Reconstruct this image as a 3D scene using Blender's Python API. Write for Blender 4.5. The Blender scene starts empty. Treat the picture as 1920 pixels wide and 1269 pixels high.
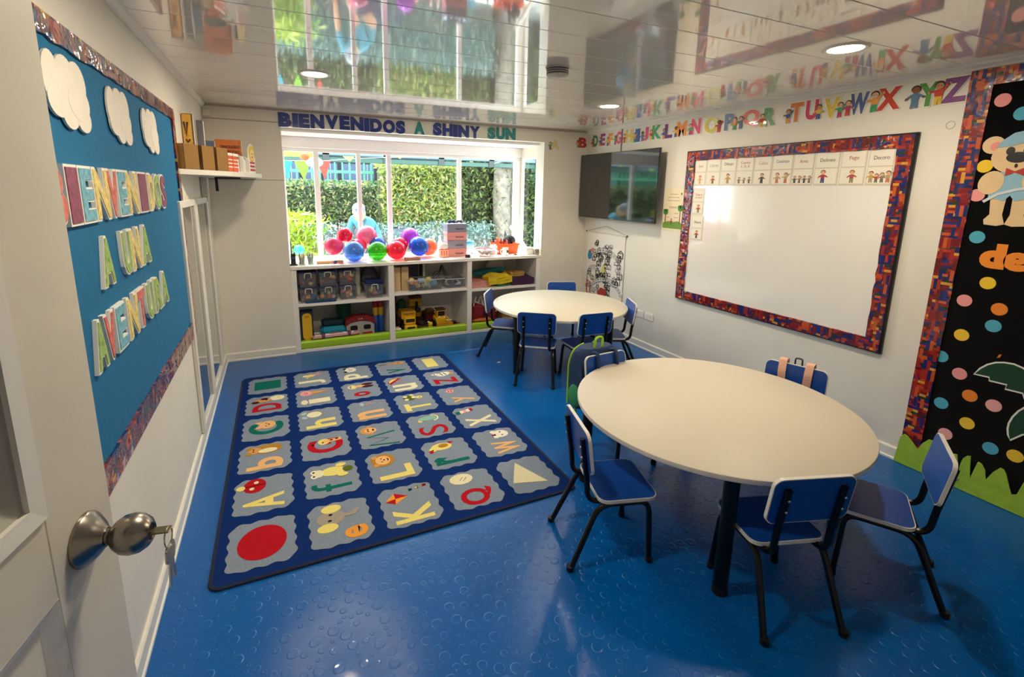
import bpy, bmesh, math, random
from mathutils import Matrix, Vector
R = math.radians
random.seed(7)
S = bpy.context.scene
COL = S.collection
W, H, BAY = 4.027, 2.35, 0.62

# ---------------------------------------------------------------- camera
cam_d = bpy.data.cameras.new('camera'); cam = bpy.data.objects.new('camera', cam_d); COL.objects.link(cam)
cam_d.sensor_fit = 'HORIZONTAL'; cam_d.sensor_width = 36.0
cam_d.lens = 897.15/1920*36; cam_d.shift_x = 32.38/1920; cam_d.shift_y = -103.44/1920
cam_d.clip_start = 0.05; cam_d.clip_end = 200
def _cam():
    yaw, pitch, roll = 0.4262, -0.1931, 0.0141
    f = Vector((math.sin(yaw)*math.cos(pitch), math.cos(yaw)*math.cos(pitch), math.sin(pitch)))
    r = Vector((math.cos(yaw), -math.sin(yaw), 0)); u = r.cross(f)
    r2 = math.cos(roll)*r + math.sin(roll)*u; u2 = -math.sin(roll)*r + math.cos(roll)*u
    m = Matrix((r2, u2, -f)).transposed().to_4x4(); m.translation = (0.535, -5.014, 1.652)
    cam.matrix_world = m
_cam(); S.camera = cam

# ---------------------------------------------------------------- light and exposure
S.view_settings.view_transform = 'Standard'; S.view_settings.look = 'None'
S.view_settings.gamma = 1.0; S.view_settings.use_curve_mapping = False
S.view_settings.exposure = 0.26
wd = bpy.data.worlds.new('sky'); S.world = wd; wd.use_nodes = True
_b = wd.node_tree.nodes['Background']; _b.inputs[0].default_value = (0.84, 0.90, 1.0, 1); _b.inputs[1].default_value = 11.0
_s = bpy.data.lights.new('sun', 'SUN'); _s.energy = 14.0; _s.angle = R(2); _s.color = (1, 0.95, 0.86)
sun = bpy.data.objects.new('sun', _s); COL.objects.link(sun); sun.rotation_euler = (R(-30), R(-8), R(0))
S.cycles.use_denoising = True; S.cycles.max_bounces = 8; S.cycles.diffuse_bounces = 5; S.cycles.glossy_bounces = 4
S.cycles.transparent_max_bounces = 12; S.cycles.caustics_reflective = False; S.cycles.caustics_refractive = False
S.cycles.sample_clamp_indirect = 6.0
LAMP_W = 14.0

# ---------------------------------------------------------------- materials
def lin(h):
    h = h.lstrip('#'); o = []
    for i in (0, 2, 4):
        c = int(h[i:i+2], 16)/255
        o.append(c/12.92 if c <= 0.04045 else ((c+0.055)/1.055)**2.4)
    return (o[0], o[1], o[2], 1.0)
MATS = {}
def mat(hx, rough=0.5, metal=0.0, noise=0.0, scale=30.0, bump=0.0, bscale=200.0, coat=0.0, spec=0.5, name=None, sheen=0.0, emit=0.0):
    key = (hx, rough, metal, noise, scale, bump, bscale, coat, spec, sheen, emit)
    if key in MATS: return MATS[key]
    m = bpy.data.materials.new(name or 'paint_'+hx.lstrip('#')); m.use_nodes = True
    nt = m.node_tree; N = nt.nodes; L = nt.links; p = N['Principled BSDF']
    c = lin(hx)
    p.inputs['Base Color'].default_value = c; p.inputs['Roughness'].default_value = rough
    p.inputs['Metallic'].default_value = metal; p.inputs['Specular IOR Level'].default_value = spec
    p.inputs['Coat Weight'].default_value = coat; p.inputs['Coat Roughness'].default_value = 0.06
    if sheen: p.inputs['Sheen Weight'].default_value = sheen
    if emit:
        p.inputs['Emission Color'].default_value = c; p.inputs['Emission Strength'].default_value = emit
    m.diffuse_color = c
    if noise or bump:
        tc = N.new('ShaderNodeTexCoord')
    if noise:
        t = N.new('ShaderNodeTexNoise'); t.inputs['Scale'].default_value = scale; t.inputs['Detail'].default_value = 4
        L.new(tc.outputs['Object'], t.inputs['Vector'])
        r = N.new('ShaderNodeValToRGB')
        r.color_ramp.elements[0].color = tuple(max(0, x*(1-noise)) for x in c[:3])+(1,)
        r.color_ramp.elements[1].color = tuple(min(1, x*(1+noise)) for x in c[:3])+(1,)
        r.color_ramp.elements[0].position = 0.3; r.color_ramp.elements[1].position = 0.7
        L.new(t.outputs['Fac'], r.inputs['Fac']); L.new(r.outputs['Color'], p.inputs['Base Color'])
    if bump:
        t2 = N.new('ShaderNodeTexNoise'); t2.inputs['Scale'].default_value = bscale; t2.inputs['Detail'].default_value = 3
        L.new(tc.outputs['Object'], t2.inputs['Vector'])
        b = N.new('ShaderNodeBump'); b.inputs['Strength'].default_value = bump; b.inputs['Distance'].default_value = 0.01
        L.new(t2.outputs['Fac'], b.inputs['Height']); L.new(b.outputs['Normal'], p.inputs['Normal'])
    MATS[key] = m
    return m
def glass(name, tint, opac, rough=0.02):
    """thin pane or clear plastic: see-through with a surface reflection; opac is the share of milky body colour"""
    m = bpy.data.materials.new(name); m.use_nodes = True; nt = m.node_tree; N = nt.nodes; L = nt.links
    out = N['Material Output']; p = N['Principled BSDF']
    p.inputs['Base Color'].default_value = lin(tint); p.inputs['Roughness'].default_value = max(rough, .1)
    t = N.new('ShaderNodeBsdfTransparent'); t.inputs[0].default_value = lin(tint)
    g = N.new('ShaderNodeBsdfGlossy'); g.inputs['Roughness'].default_value = rough
    lw = N.new('ShaderNodeLayerWeight'); lw.inputs['Blend'].default_value = .5
    pw = N.new('ShaderNodeMath'); pw.operation = 'POWER'; pw.inputs[1].default_value = 5; L.new(lw.outputs['Facing'], pw.inputs[0])
    fr = N.new('ShaderNodeMath'); fr.operation = 'MULTIPLY_ADD'; fr.inputs[1].default_value = .8; fr.inputs[2].default_value = .03; L.new(pw.outputs[0], fr.inputs[0])
    mx = N.new('ShaderNodeMixShader'); L.new(fr.outputs[0], mx.inputs[0]); L.new(t.outputs[0], mx.inputs[1]); L.new(g.outputs[0], mx.inputs[2])
    if opac:
        m2 = N.new('ShaderNodeMixShader'); m2.inputs[0].default_value = opac; L.new(mx.outputs[0], m2.inputs[1]); L.new(p.outputs[0], m2.inputs[2]); mx = m2
    L.new(mx.outputs[0], out.inputs['Surface']); return m
def blocks_mat(name, rough=0.25, coat=0.6, sx=38, sy=62, crinkle=0.0):
    """printed toy-brick border paper: cells of red, orange, blue, yellow and green with studs"""
    m = bpy.data.materials.new(name); m.use_nodes = True; nt = m.node_tree; N = nt.nodes; L = nt.links; p = N['Principled BSDF']
    tc = N.new('ShaderNodeTexCoord'); prev = None
    cols = ['#7c1014', '#b8341a', '#16226e', '#7a0e12', '#c84a1c', '#1a1a58', '#94181a', '#123a1c', '#e0a436', '#a82a1a', '#141f62', '#8a1216', '#d05a20', '#1c2878', '#6a0c10']
    def layer(ax, ay, seed):
        mp = N.new('ShaderNodeMapping'); mp.inputs['Scale'].default_value = (ax, ay, 1); mp.inputs['Location'].default_value = (seed, seed*0.7, 0)
        L.new(tc.outputs['Object'], mp.inputs['Vector'])
        sp = N.new('ShaderNodeSeparateXYZ'); L.new(mp.outputs[0], sp.inputs[0])
        fy = N.new('ShaderNodeMath'); fy.operation = 'FLOOR'; L.new(sp.outputs[1], fy.inputs[0])
        wn = N.new('ShaderNodeTexWhiteNoise'); wn.noise_dimensions = '1D'; L.new(fy.outputs[0], wn.inputs['W'])
        a = N.new('ShaderNodeMath'); a.operation = 'ADD'; L.new(sp.outputs[0], a.inputs[0]); L.new(wn.outputs['Value'], a.inputs[1])
        fx = N.new('ShaderNodeMath'); fx.operation = 'FLOOR'; L.new(a.outputs[0], fx.inputs[0])
        cb = N.new('ShaderNodeCombineXYZ'); L.new(fx.outputs[0], cb.inputs[0]); L.new(fy.outputs[0], cb.inputs[1])
        w2 = N.new('ShaderNodeTexWhiteNoise'); w2.noise_dimensions = '2D'; L.new(cb.outputs[0], w2.inputs['Vector'])
        return w2
    a = layer(sx, sy, 0.3); b = layer(sy*0.9, sx*0.55, 5.1)
    def ramp(src):
        r = N.new('ShaderNodeValToRGB'); r.color_ramp.interpolation = 'CONSTANT'; e = r.color_ramp.elements
        while len(e) < len(cols): e.new(0.5)
        for i, c in enumerate(cols): e[i].position = i/len(cols); e[i].color = lin(c)
        L.new(src.outputs['Value'], r.inputs['Fac']); return r
    ra, rb = ramp(a), ramp(b)
    g = N.new('ShaderNodeMath'); g.operation = 'GREATER_THAN'; g.inputs[1].default_value = 0.6; L.new(b.outputs['Value'], g.inputs[0])
    mx = N.new('ShaderNodeMix'); mx.data_type = 'RGBA'; L.new(g.outputs[0], mx.inputs['Factor']); L.new(ra.outputs['Color'], mx.inputs['A']); L.new(rb.outputs['Color'], mx.inputs['B'])
    vo = N.new('ShaderNodeTexVoronoi'); vo.inputs['Scale'].default_value = 150; vo.inputs['Randomness'].default_value = 0.1; L.new(tc.outputs['Object'], vo.inputs['Vector'])
    mr = N.new('ShaderNodeMapRange'); mr.inputs[1].default_value = 0.2; mr.inputs[2].default_value = 0.5; mr.inputs[3].default_value = 1.15; mr.inputs[4].default_value = 0.75
    L.new(vo.outputs['Distance'], mr.inputs[0])
    ml = N.new('ShaderNodeMix'); ml.data_type = 'RGBA'; ml.blend_type = 'MULTIPLY'; ml.inputs['Factor'].default_value = 1; L.new(mx.outputs['Result'], ml.inputs['A']); L.new(mr.outputs[0], ml.inputs['B'])
    L.new(ml.outputs['Result'], p.inputs['Base Color'])
    p.inputs['Roughness'].default_value = rough; p.inputs['Coat Weight'].default_value = coat; p.inputs['Coat Roughness'].default_value = 0.08
    if crinkle:
        t2 = N.new('ShaderNodeTexNoise'); t2.inputs['Scale'].default_value = 16; t2.inputs['Detail'].default_value = 2; L.new(tc.outputs['Object'], t2.inputs['Vector'])
        bp = N.new('ShaderNodeBump'); bp.inputs['Strength'].default_value = crinkle; bp.inputs['Distance'].default_value = 0.02
        L.new(t2.outputs['Fac'], bp.inputs['Height']); L.new(bp.outputs['Normal'], p.inputs['Normal']); L.new(bp.outputs['Normal'], p.inputs['Coat Normal'])
    return m

# ---------------------------------------------------------------- mesh building
class MB:
    def __init__(s): s.v = []; s.f = []; s.mi = []; s.m = 0; s.X = Matrix.Identity(4)
    def add(s, vs, fs):
        b = len(s.v); s.v += [tuple(s.X @ Vector(p)) for p in vs]; s.f += [tuple(b+i for i in f) for f in fs]; s.mi += [s.m]*len(fs); return s
    def box(s, c, d, b=0.0, rz=0, rx=0, ry=0):
        x, y, z = (k/2 for k in d); T = Matrix.Translation(c) @ Matrix.Rotation(rz, 4, 'Z') @ Matrix.Rotation(ry, 4, 'Y') @ Matrix.Rotation(rx, 4, 'X')
        if b <= 0:
            vs = [(i*x, j*y, k*z) for k in (-1, 1) for j in (-1, 1) for i in (-1, 1)]
            fs = [(0, 2, 3, 1), (4, 5, 7, 6), (0, 1, 5, 4), (2, 6, 7, 3), (0, 4, 6, 2), (1, 3, 7, 5)]
        else:
            b = min(b, x*.95, y*.95, z*.95); vs = []; idx = {}
            for k in (-1, 1):
                for j in (-1, 1):
                    for i in (-1, 1):
                        for ax in range(3):
                            q = [i*(x-b), j*(y-b), k*(z-b)]; q[ax] = (i*x, j*y, k*z)[ax]
                            idx[(i, j, k, ax)] = len(vs); vs.append(tuple(q))
            fs = []
            for ax in range(3):
                o = [a for a in range(3) if a != ax]
                for sg in (-1, 1):
                    def key(a, bb):
                        t = [0, 0, 0]; t[ax] = sg; t[o[0]] = a; t[o[1]] = bb; return idx[(*t, ax)]
                    q = [key(-1, -1), key(1, -1), key(1, 1), key(-1, 1)]
                    if (sg > 0) == (ax == 1): q.reverse()
                    fs.append(tuple(q))
            for ax in range(3):
                o = [a for a in range(3) if a != ax]
                for a in (-1, 1):
                    for bb in (-1, 1):
                        t1 = [0, 0, 0]; t1[o[0]] = a; t1[o[1]] = bb
                        ta = list(t1); ta[ax] = -1; tb = list(t1); tb[ax] = 1
                        fs.append((idx[(*ta, o[0])], idx[(*tb, o[0])], idx[(*tb, o[1])], idx[(*ta, o[1])]))
            for k in (-1, 1):
                for j in (-1, 1):
                    for i in (-1, 1): fs.append(tuple(idx[(i, j, k, a)] for a in range(3)))
        return s.add([tuple(T @ Vector(p)) for p in vs], fs)
    def span(s, x0, x1, y0, y1, z0, z1, b=0.0): return s.box(((x0+x1)/2, (y0+y1)/2, (z0+z1)/2), (abs(x1-x0), abs(y1-y0), abs(z1-z0)), b)
    def tube(s, pts, r, n=8, caps=True, closed=False):
        P = [Vector(p) for p in pts]; k = len(P); rs = r if isinstance(r, (list, tuple)) else [r]*k
        vs = []; up = None
        for i, p in enumerate(P):
            a = P[(i-1) % k] if (i or closed) else p; b = P[(i+1) % k] if (i < k-1 or closed) else p
            d = (b-a).normalized()
            if up is None: up = Vector((0, 0, 1)) if abs(d.z) < .9 else Vector((1, 0, 0))
            e1 = (up - d*up.dot(d)); e1 = e1.normalized() if e1.length > 1e-6 else d.orthogonal().normalized()
            e2 = d.cross(e1); up = e1
            for j in range(n):
                t = 2*math.pi*j/n; vs.append(p + rs[i]*(math.cos(t)*e1 + math.sin(t)*e2))
        fs = []
        for i in range(k if closed else k-1):
            for j in range(n):
                a, b = i*n+j, i*n+(j+1) % n; c, d2 = ((i+1) % k)*n+(j+1) % n, ((i+1) % k)*n+j
                fs.append((a, b, c, d2))
        if caps and not closed: fs += [tuple(range(n-1, -1, -1)), tuple((k-1)*n+j for j in range(n))]
        return s.add(vs, fs)
    def lathe(s, prof, n=20, T=None):
        T = T or Matrix.Identity(4); vs = []; fs = []
        for (r, z) in prof:
            for j in range(n): t = 2*math.pi*j/n; vs.append(tuple(T @ Vector((r*math.cos(t), r*math.sin(t), z))))
        for i in range(len(prof)-1):
            for j in range(n): a, b = i*n+j, i*n+(j+1) % n; fs.append((a, b, b+n, a+n))
        if prof[0][0] > 1e-4: fs.append(tuple(range(n-1, -1, -1)))
        if prof[-1][0] > 1e-4: fs.append(tuple((len(prof)-1)*n+j for j in range(n)))
        return s.add(vs, fs)
    def ball(s, c, r, nu=14, nv=9, T=None):
        rx, ry, rz = r if isinstance(r, (list, tuple)) else (r, r, r); c = Vector(c); vs = []; fs = []
        for i in range(nv+1):
            t = math.pi*i/nv
            for j in range(nu):
                u = 2*math.pi*j/nu; q = Vector((rx*math.sin(t)*math.cos(u), ry*math.sin(t)*math.sin(u), rz*math.cos(t)))
                vs.append(tuple(c+(T @ q if T else q)))
        for i in range(nv):
            for j in range(nu): fs.append((i*nu+j, (i+1)*nu+j, (i+1)*nu+(j+1) % nu, i*nu+(j+1) % nu))
        return s.add(vs, fs)
    def prism(s, pts, z0, z1):
        n = len(pts); vs = [(x, y, z0) for x, y in pts]+[(x, y, z1) for x, y in pts]
        area = sum(pts[i][0]*pts[(i+1) % n][1]-pts[(i+1) % n][0]*pts[i][1] for i in range(n))
        fs = [tuple(range(n-1, -1, -1)), tuple(range(n, 2*n))]+[(i, (i+1) % n, n+(i+1) % n, n+i) for i in range(n)]
        if area < 0: fs = [tuple(reversed(f)) for f in fs]
        return s.add(vs, fs)
    def ell(s, cx, cy, rx, ry, z0, z1, n=18, rot=0, a0=0, a1=360):
        pts = []
        full = abs(a1-a0) >= 360
        for i in range(n if full else n+1):
            t = R(a0+(a1-a0)*i/n); x, y = rx*math.cos(t), ry*math.sin(t)
            pts.append((cx+x*math.cos(rot)-y*math.sin(rot), cy+x*math.sin(rot)+y*math.cos(rot)))
        return s.prism(pts, z0, z1)
    def ring(s, cx, cy, ro, ri, z0, z1, a0=0, a1=360, n=24, ry=1.0):
        vs = []; fs = []; full = abs(a1-a0) >= 360; k = n if full else n+1
        for i in range(k):
            t = R(a0+(a1-a0)*i/n); c, d = math.cos(t), math.sin(t)*ry
            for r, z in ((ro, z0), (ro, z1), (ri, z1), (ri, z0)): vs.append((cx+r*c, cy+r*d, z))
        for i in range(n):
            a, b = i*4, ((i+1) % k)*4
            for q in range(4): fs.append((a+q, b+q, b+(q+1) % 4, a+(q+1) % 4))
        if not full: fs += [(3, 2, 1, 0), tuple((k-1)*4+q for q in range(4))]
        return s.add(vs, fs)
    def stroke(s, pts, w, z0, z1, closed=False):
        P = [Vector((x, y, 0)) for x, y in pts]; k = len(P); Lf = []; Rt = []
        for i, p in enumerate(P):
            a = P[(i-1) % k] if (i or closed) else p; b = P[(i+1) % k] if (i < k-1 or closed) else p
            d = (b-a); d = d.normalized() if d.length else Vector((1, 0, 0)); n = Vector((-d.y, d.x, 0))*w/2
            Lf.append(p+n); Rt.append(p-n)
        m = k if closed else k-1
        for i in range(m):
            j = (i+1) % k
            s.prism([(Rt[i].x, Rt[i].y), (Rt[j].x, Rt[j].y), (Lf[j].x, Lf[j].y), (Lf[i].x, Lf[i].y)], z0, z1)
        return s
    def mesh(s, name):
        me = bpy.data.meshes.new(name); me.from_pydata(s.v, [], s.f); me.update(); return me
    def build(s, name, m, parent=None, loc=None, rot=None, smooth=False, label=None, frame=None):
        me = s.mesh(name)
        for k in (m if isinstance(m, (list, tuple)) else [m]): me.materials.append(k)
        if isinstance(m, (list, tuple)): me.polygons.foreach_set('material_index', s.mi)
        if smooth: shade(me, 40)
        return put(name, me, parent, loc, rot, label, frame)
def shade(me, ang=40):
    me.polygons.foreach_set('use_smooth', [True]*len(me.polygons))
    bm = bmesh.new(); bm.from_mesh(me); lim = R(ang)
    for e in bm.edges:
        e.smooth = len(e.link_faces) == 2 and e.calc_face_angle(0) < lim
    bm.to_mesh(me); bm.free()
def put(name, me, parent=None, loc=None, rot=None, label=None, frame=None):
    o = bpy.data.objects.new(name, me); COL.objects.link(o)
    if parent: o.parent = parent
    if frame is not None: o.matrix_local = frame
    if loc is not None: o.location = loc
    if rot is not None: o.rotation_euler = rot
    if label: o['label'] = label
    return o
def tag(o, label=None, cat=None, group=None, kind=None):
    if label: o['label'] = label
    if cat: o['category'] = cat
    if group: o['group'] = group
    if kind: o['kind'] = kind
    return o
def thing(name, label, cat, loc=(0, 0, 0), rz=0, group=None, frame=None):
    o = bpy.data.objects.new(name, None); COL.objects.link(o); o.empty_display_size = 0.05
    if frame is not None: o.matrix_local = frame
    else: o.location = loc; o.rotation_euler = (0, 0, rz)
    return tag(o, label, cat, group)
KIDS = {}
def copy_tree(o, parent=None):
    c = o.copy(); COL.objects.link(c); c.parent = parent
    for ch in list(o.children): copy_tree(ch, c)
    return c
def struct(o): o['kind'] = 'structure'; return o
def FL(y, z, off=0.0):   # frame on the left wall: local x runs to +y, local y up, local z into the room
    return Matrix(((0, 0, 1, off), (1, 0, 0, y), (0, 1, 0, z), (0, 0, 0, 1)))
def FR(y, z, off=0.0):   # on the right wall: local x runs to -y
    return Matrix(((0, 0, -1, W-off), (-1, 0, 0, y), (0, 1, 0, z), (0, 0, 0, 1)))
def FB(x, z, off=0.0):   # on the back wall
    return Matrix(((1, 0, 0, x), (0, 0, -1, -off), (0, 1, 0, z), (0, 0, 0, 1)))
def FF(x, y, z=0.0):     # on the rug: letters read from the right-hand side of the room
    return Matrix(((0, -1, 0, x), (1, 0, 0, y), (0, 0, 1, z), (0, 0, 0, 1)))
GL = {}
def text_mesh(txt, w=None, h=None, depth=0.004, bold=0.0):
    """lettering as a mesh, centred on x, standing on y = 0, scaled to w x h"""
    k = (txt, round(bold, 3))
    if k not in GL:
        cu = bpy.data.curves.new('lettering', 'FONT'); cu.body = txt; cu.size = 1; cu.offset = bold; cu.extrude = 0.5; cu.resolution_u = 4
        ob = bpy.data.objects.new('lettering', cu); me = ob.to_mesh()
        GL[k] = ([tuple(v.co) for v in me.vertices], [tuple(p.vertices) for p in me.polygons]); ob.to_mesh_clear()
        bpy.data.objects.remove(ob); bpy.data.curves.remove(cu)
    V, F = GL[k]
    xs = [v[0] for v in V]; ys = [v[1] for v in V]; x0, x1, y0, y1 = min(xs), max(xs), min(ys), max(ys)
    sy = h/(y1-y0) if h else None; sx = w/(x1-x0) if w else sy
    if sy is None: sy = sx
    me = bpy.data.meshes.new('lettering'); me.from_pydata([((x-(x0+x1)/2)*sx, (y-y0)*sy, depth*(z+0.5)) for x, y, z in V], [], F); me.update()
    return me
def text_obj(name, txt, m, parent=None, frame=None, **k):
    me = text_mesh(txt, **k); me.materials.append(m); return put(name, me, parent, frame=frame)
T_ = Matrix.Translation
# ================================================================ the room
WALL = mat('#e6e0d2', 0.55, noise=0.03, scale=3, bump=0.06, bscale=60, name='wall_paint')
TRIM = mat('#e9e4d8', 0.4, name='trim_paint')
WHITE = mat('#f0ece4', 0.35, name='white_laminate')
BLACK = mat('#0b0b0d', 0.35, name='black_paint')
def wall(name, spans, m=WALL):
    b = MB()
    for s in spans: b.span(*s)
    return struct(b.build(name, m))
NEAR = -5.75
def floor_mat():
    m = mat('#005aa6', 0.2, noise=0.06, scale=260, bump=0.1, bscale=420, spec=0.32, coat=0.12, name='blue_vinyl'); return m
FLOOR = floor_mat()
fl = struct(MB().span(-.1, W+.1, NEAR-.1, .02, -.08, 0).build('floor', FLOOR))
# coin studs embossed in the vinyl, in the part of the floor near enough to tell them apart
def studs():
    rnd = random.Random(3); b = MB(); grid = {}; n = 0
    for rr, tries in ((.021, 2600), (.014, 3500), (.009, 4500)):
        for _ in range(tries):
            x, y = rnd.uniform(.03, W-.03), rnd.uniform(-4.9, -2.75)
            r = rr*rnd.uniform(.9, 1.1); g = (int(x/.06), int(y/.06)-1)
            if any((x-a)**2+(y-c)**2 < (r+q+.006)**2 for i in (-1, 0, 1) for j in (-1, 0, 1) for (a, c, q) in grid.get((g[0]+i, g[1]+j), ())): continue
            grid.setdefault(g, []).append((x, y, r)); n += 1
            k = 14; h = .0011
            vs = []; 
            for q, z in ((r, 0), (r*.88, h), (r*.72, h*.75)):
                vs += [(x+q*math.cos(2*math.pi*i/k), y+q*math.sin(2*math.pi*i/k), z) for i in range(k)]
            fs = [(i, (i+1) % k, k+(i+1) % k, k+i) for i in range(k)]+[(k+i, k+(i+1) % k, 2*k+(i+1) % k, 2*k+i) for i in range(k)]+[tuple(range(2*k, 3*k))]
            b.add(vs, fs)
    me = b.mesh('raised_studs'); me.materials.append(FLOOR); me.polygons.foreach_set('use_smooth', [True]*len(me.polygons))
    o = put('raised_studs', me, fl); o['kind'] = 'stuff'
studs()
wall('wall_left', [(-.12, 0, NEAR-.1, .12, -.08, H+.1)])
wall('wall_right', [(W, W+.12, NEAR-.1, .12, -.08, H+.1)])
wall('wall_near', [(0, W, NEAR-.1, NEAR, -.08, H+.1)])
wb = wall('wall_back', [(0, .62, 0, .12, -.08, H+.1), (3.42, W, 0, .12, -.08, H+.1), (.62, 3.42, 0, .12, 2.20, H+.1)])
# panel seam on the back wall left of the window
MB().span(.004, .62, -.003, 0, 2.228, 2.236).build('panel_joint', mat('#a9a196', .6), wb)
MB().span(.004, .62, -.003, 0, 1.708, 1.715).build('panel_joint', mat('#a9a196', .6), wb)
MB().span(0.004, .07, -.02, 0, 2.245, 2.30, .003).build('joint_cover', TRIM, wb)
# glossy pvc ceiling planks running across the room
CEIL = mat('#f3ebe0', 0.03, bump=0.005, bscale=5, coat=1.0, spec=0.5, name='glossy_ceiling')
ce = struct(MB().span(-.1, W+.1, NEAR-.1, .12, H+.012, H+.1).build('ceiling', TRIM))
y = -3.535-.265*9; k = 0
while y < 0:
    y0, y1 = max(y, NEAR), min(y+.265, 0)
    if y1 > y0+.02:
        b = MB(); g = .0012; c = .003
        b.add([(0, y0+g, H+.012), (0, y0+g, H+c), (0, y0+g+c, H), (0, y1-g-c, H), (0, y1-g, H+c), (0, y1-g, H+.012)]+
              [(W, y0+g, H+.012), (W, y0+g, H+c), (W, y0+g+c, H), (W, y1-g-c, H), (W, y1-g, H+c), (W, y1-g, H+.012)],
              [(i, i+1, i+7, i+6) for i in range(5)]+[(5, 0, 6, 11), (0, 5, 4, 3, 2, 1), (6, 7, 8, 9, 10, 11)])
        b.build('panel', CEIL, ce)
    y += .265
# trims
def strip(name, prof, a, b_, m=TRIM):   # prof in (out, up)
    o = MB(); n = len(prof); d = Vector(b_)-Vector(a); nrm = Vector((-d.y, d.x, 0)).normalized()
    vs = [Vector(a)+nrm*p[0]+Vector((0, 0, p[1])) for p in prof]+[Vector(b_)+nrm*p[0]+Vector((0, 0, p[1])) for p in prof]
    o.add(vs, [(i, (i+1) % n, n+(i+1) % n, n+i) for i in range(n)]+[tuple(range(n-1, -1, -1)), tuple(range(n, 2*n))])
    return struct(o.build(name, m))
CROWN = [(0, -.03), (.008, -.03), (.012, -.022), (.028, -.008), (.032, 0), (0, 0)]
BASE = [(0, 0), (.02, 0), (.02, .012), (.014, .018), (.014, .072), (.009, .08), (0, .08)]
strip('trim_1', CROWN, (0, 0, H), (0, NEAR, H))
strip('trim_2', CROWN, (W, NEAR, H), (W, 0, H))
strip('trim_3', [(a*.5, b_*.5) for a, b_ in CROWN], (W, 0, H), (0, 0, H), mat('#b0a598', .5))
strip('baseboard_left', BASE, (0, 0, 0), (0, NEAR, 0))
strip('baseboard_right', BASE, (W, NEAR, 0), (W, 0, 0))
strip('baseboard_back', BASE, (.62, 0, 0), (0, 0, 0))
strip('baseboard_corner', BASE, (W, 0, 0), (3.435, 0, 0))
# ---------------------------------------------------------------- bay window
wall('wall_bay', [(.50, .62, .12, BAY+.1, -.2, 2.3), (.62, 3.42, BAY, BAY+.1, -.2, .87), (3.42, 3.46, .12, BAY+.1, -.2, .87),
                  (3.42, 3.46, .12, .17, .87, 2.3), (3.42, 3.46, .57, BAY+.1, .87, 2.3), (3.42, 3.46, .17, .57, 2.05, 2.3)])
struct(MB().span(.5, 3.54, 0.12, BAY+.1, 2.17, 2.26).build('ceiling_bay', mat('#f6efec', .5)))
GLASS = glass('window_glass', '#f4fbfa', 0.0)
FRAME = mat('#f4f0ec', .35, name='window_frame_paint')
w1 = struct(MB().span(.62, 3.42, BAY-.05, BAY+.03, 2.055, 2.17, .006).build('window_1', FRAME))
MB().span(.62, 3.42, BAY-.06, BAY+.03, .862, .90, .005).build('window_sill', FRAME, w1)
MB().span(.62, 3.42, BAY-.03, BAY+.03, 2.02, 2.055, .003).build('head_rail', FRAME, w1)
for x0, x1, d in ((.62, .645, 0), (.93, .985, .012), (1.375, 1.42, -.012), (1.715, 1.765, .012), (2.565, 2.61, -.012), (3.335, 3.42, 0)):
    MB().span(x0, x1, BAY-.035+d, BAY+.02+d, .90, 2.02, .004).build('mullion', FRAME, w1)
for x0, x1, d in ((.645, .93, 0), (.985, 1.375, .008), (1.42, 1.715, -.008), (1.765, 2.565, .008), (2.61, 3.335, -.008)):
    MB().span(x0, x1, BAY+d-.002, BAY+d+.002, .90, 2.02).build('pane', GLASS, w1)
w2 = struct(MB().span(3.425, 3.455, .17, .57, 2.02, 2.05, .003).span(3.425, 3.455, .17, .57, .87, .91, .003).span(3.425, 3.455, .17, .2, .91, 2.02, .003).span(3.425, 3.455, .54, .57, .91, 2.02, .003).build('window_2', FRAME))
MB().span(3.438, 3.442, .2, .54, .91, 2.02).build('pane', GLASS, w2)
MB().span(3.415, 3.421, .06, .075, 1.02, 1.10, .002).build('window_catch', mat('#cfc8c0', .4), w2)
struct(MB().span(.3, 3.75, -.2, BAY+.16, 2.46, 2.52).build('roof_edge', mat('#8a8d90', .7)))
# ---------------------------------------------------------------- lamps in the ceiling
LAMP = mat('#fff0c8', .5, emit=9.0, name='lamp_diffuser')
def downlight(x, y, lab):
    t = thing('ceiling_lamp', lab, 'ceiling lamp', (x, y, H), 0, 'round ceiling lamps')
    MB().lathe([(.074, -.004), (.09, -.008), (.098, -.004), (.1, 0)], 28).build('rim', mat('#efe6d6', .3), t, smooth=True)
    MB().lathe([(0.0001, -.007), (.05, -.0068), (.076, -.005)], 28).build('diffuser', LAMP, t, smooth=True)
    l = bpy.data.lights.new('lamp_light', 'AREA'); l.shape = 'DISK'; l.size = .15; l.energy = LAMP_W; l.color = (1, .86, .66)
    o = bpy.data.objects.new('lamp_light', l); COL.objects.link(o); o.parent = t; o.location = (0, 0, -.014)
downlight(3.11, -3.43, 'glowing round ceiling lamp nearest the black felt panel')
downlight(3.12, -1.58, 'glowing round ceiling lamp above the television')
downlight(.81, -1.63, 'glowing round ceiling lamp seen before the window reflection')
downlight(.81, -3.43, 'glowing round ceiling lamp above the open door')
sd = thing('smoke_detector', 'grey slotted smoke detector on the glossy ceiling', 'smoke detector', (2.07, -2.47, H))
GREYP = mat('#b9b0a6', .4)
MB().lathe([(.066, -.01), (.07, -.004), (.07, 0)], 24).build('base', GREYP, sd, smooth=True)
for i in range(3): MB().lathe([(.058, -.014-.012*i), (.064, -.016-.012*i), (.064, -.02-.012*i), (.058, -.022-.012*i)], 24).build('louvre', GREYP, sd, smooth=True)
MB().lathe([(.05, -.012), (.05, -.046)], 20).build('core', mat('#6f6a64', .6), sd)
MB().lathe([(.0001, -.054), (.04, -.052), (.055, -.046), (.055, -.044)], 24).build('cap', GREYP, sd, smooth=True)
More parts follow.
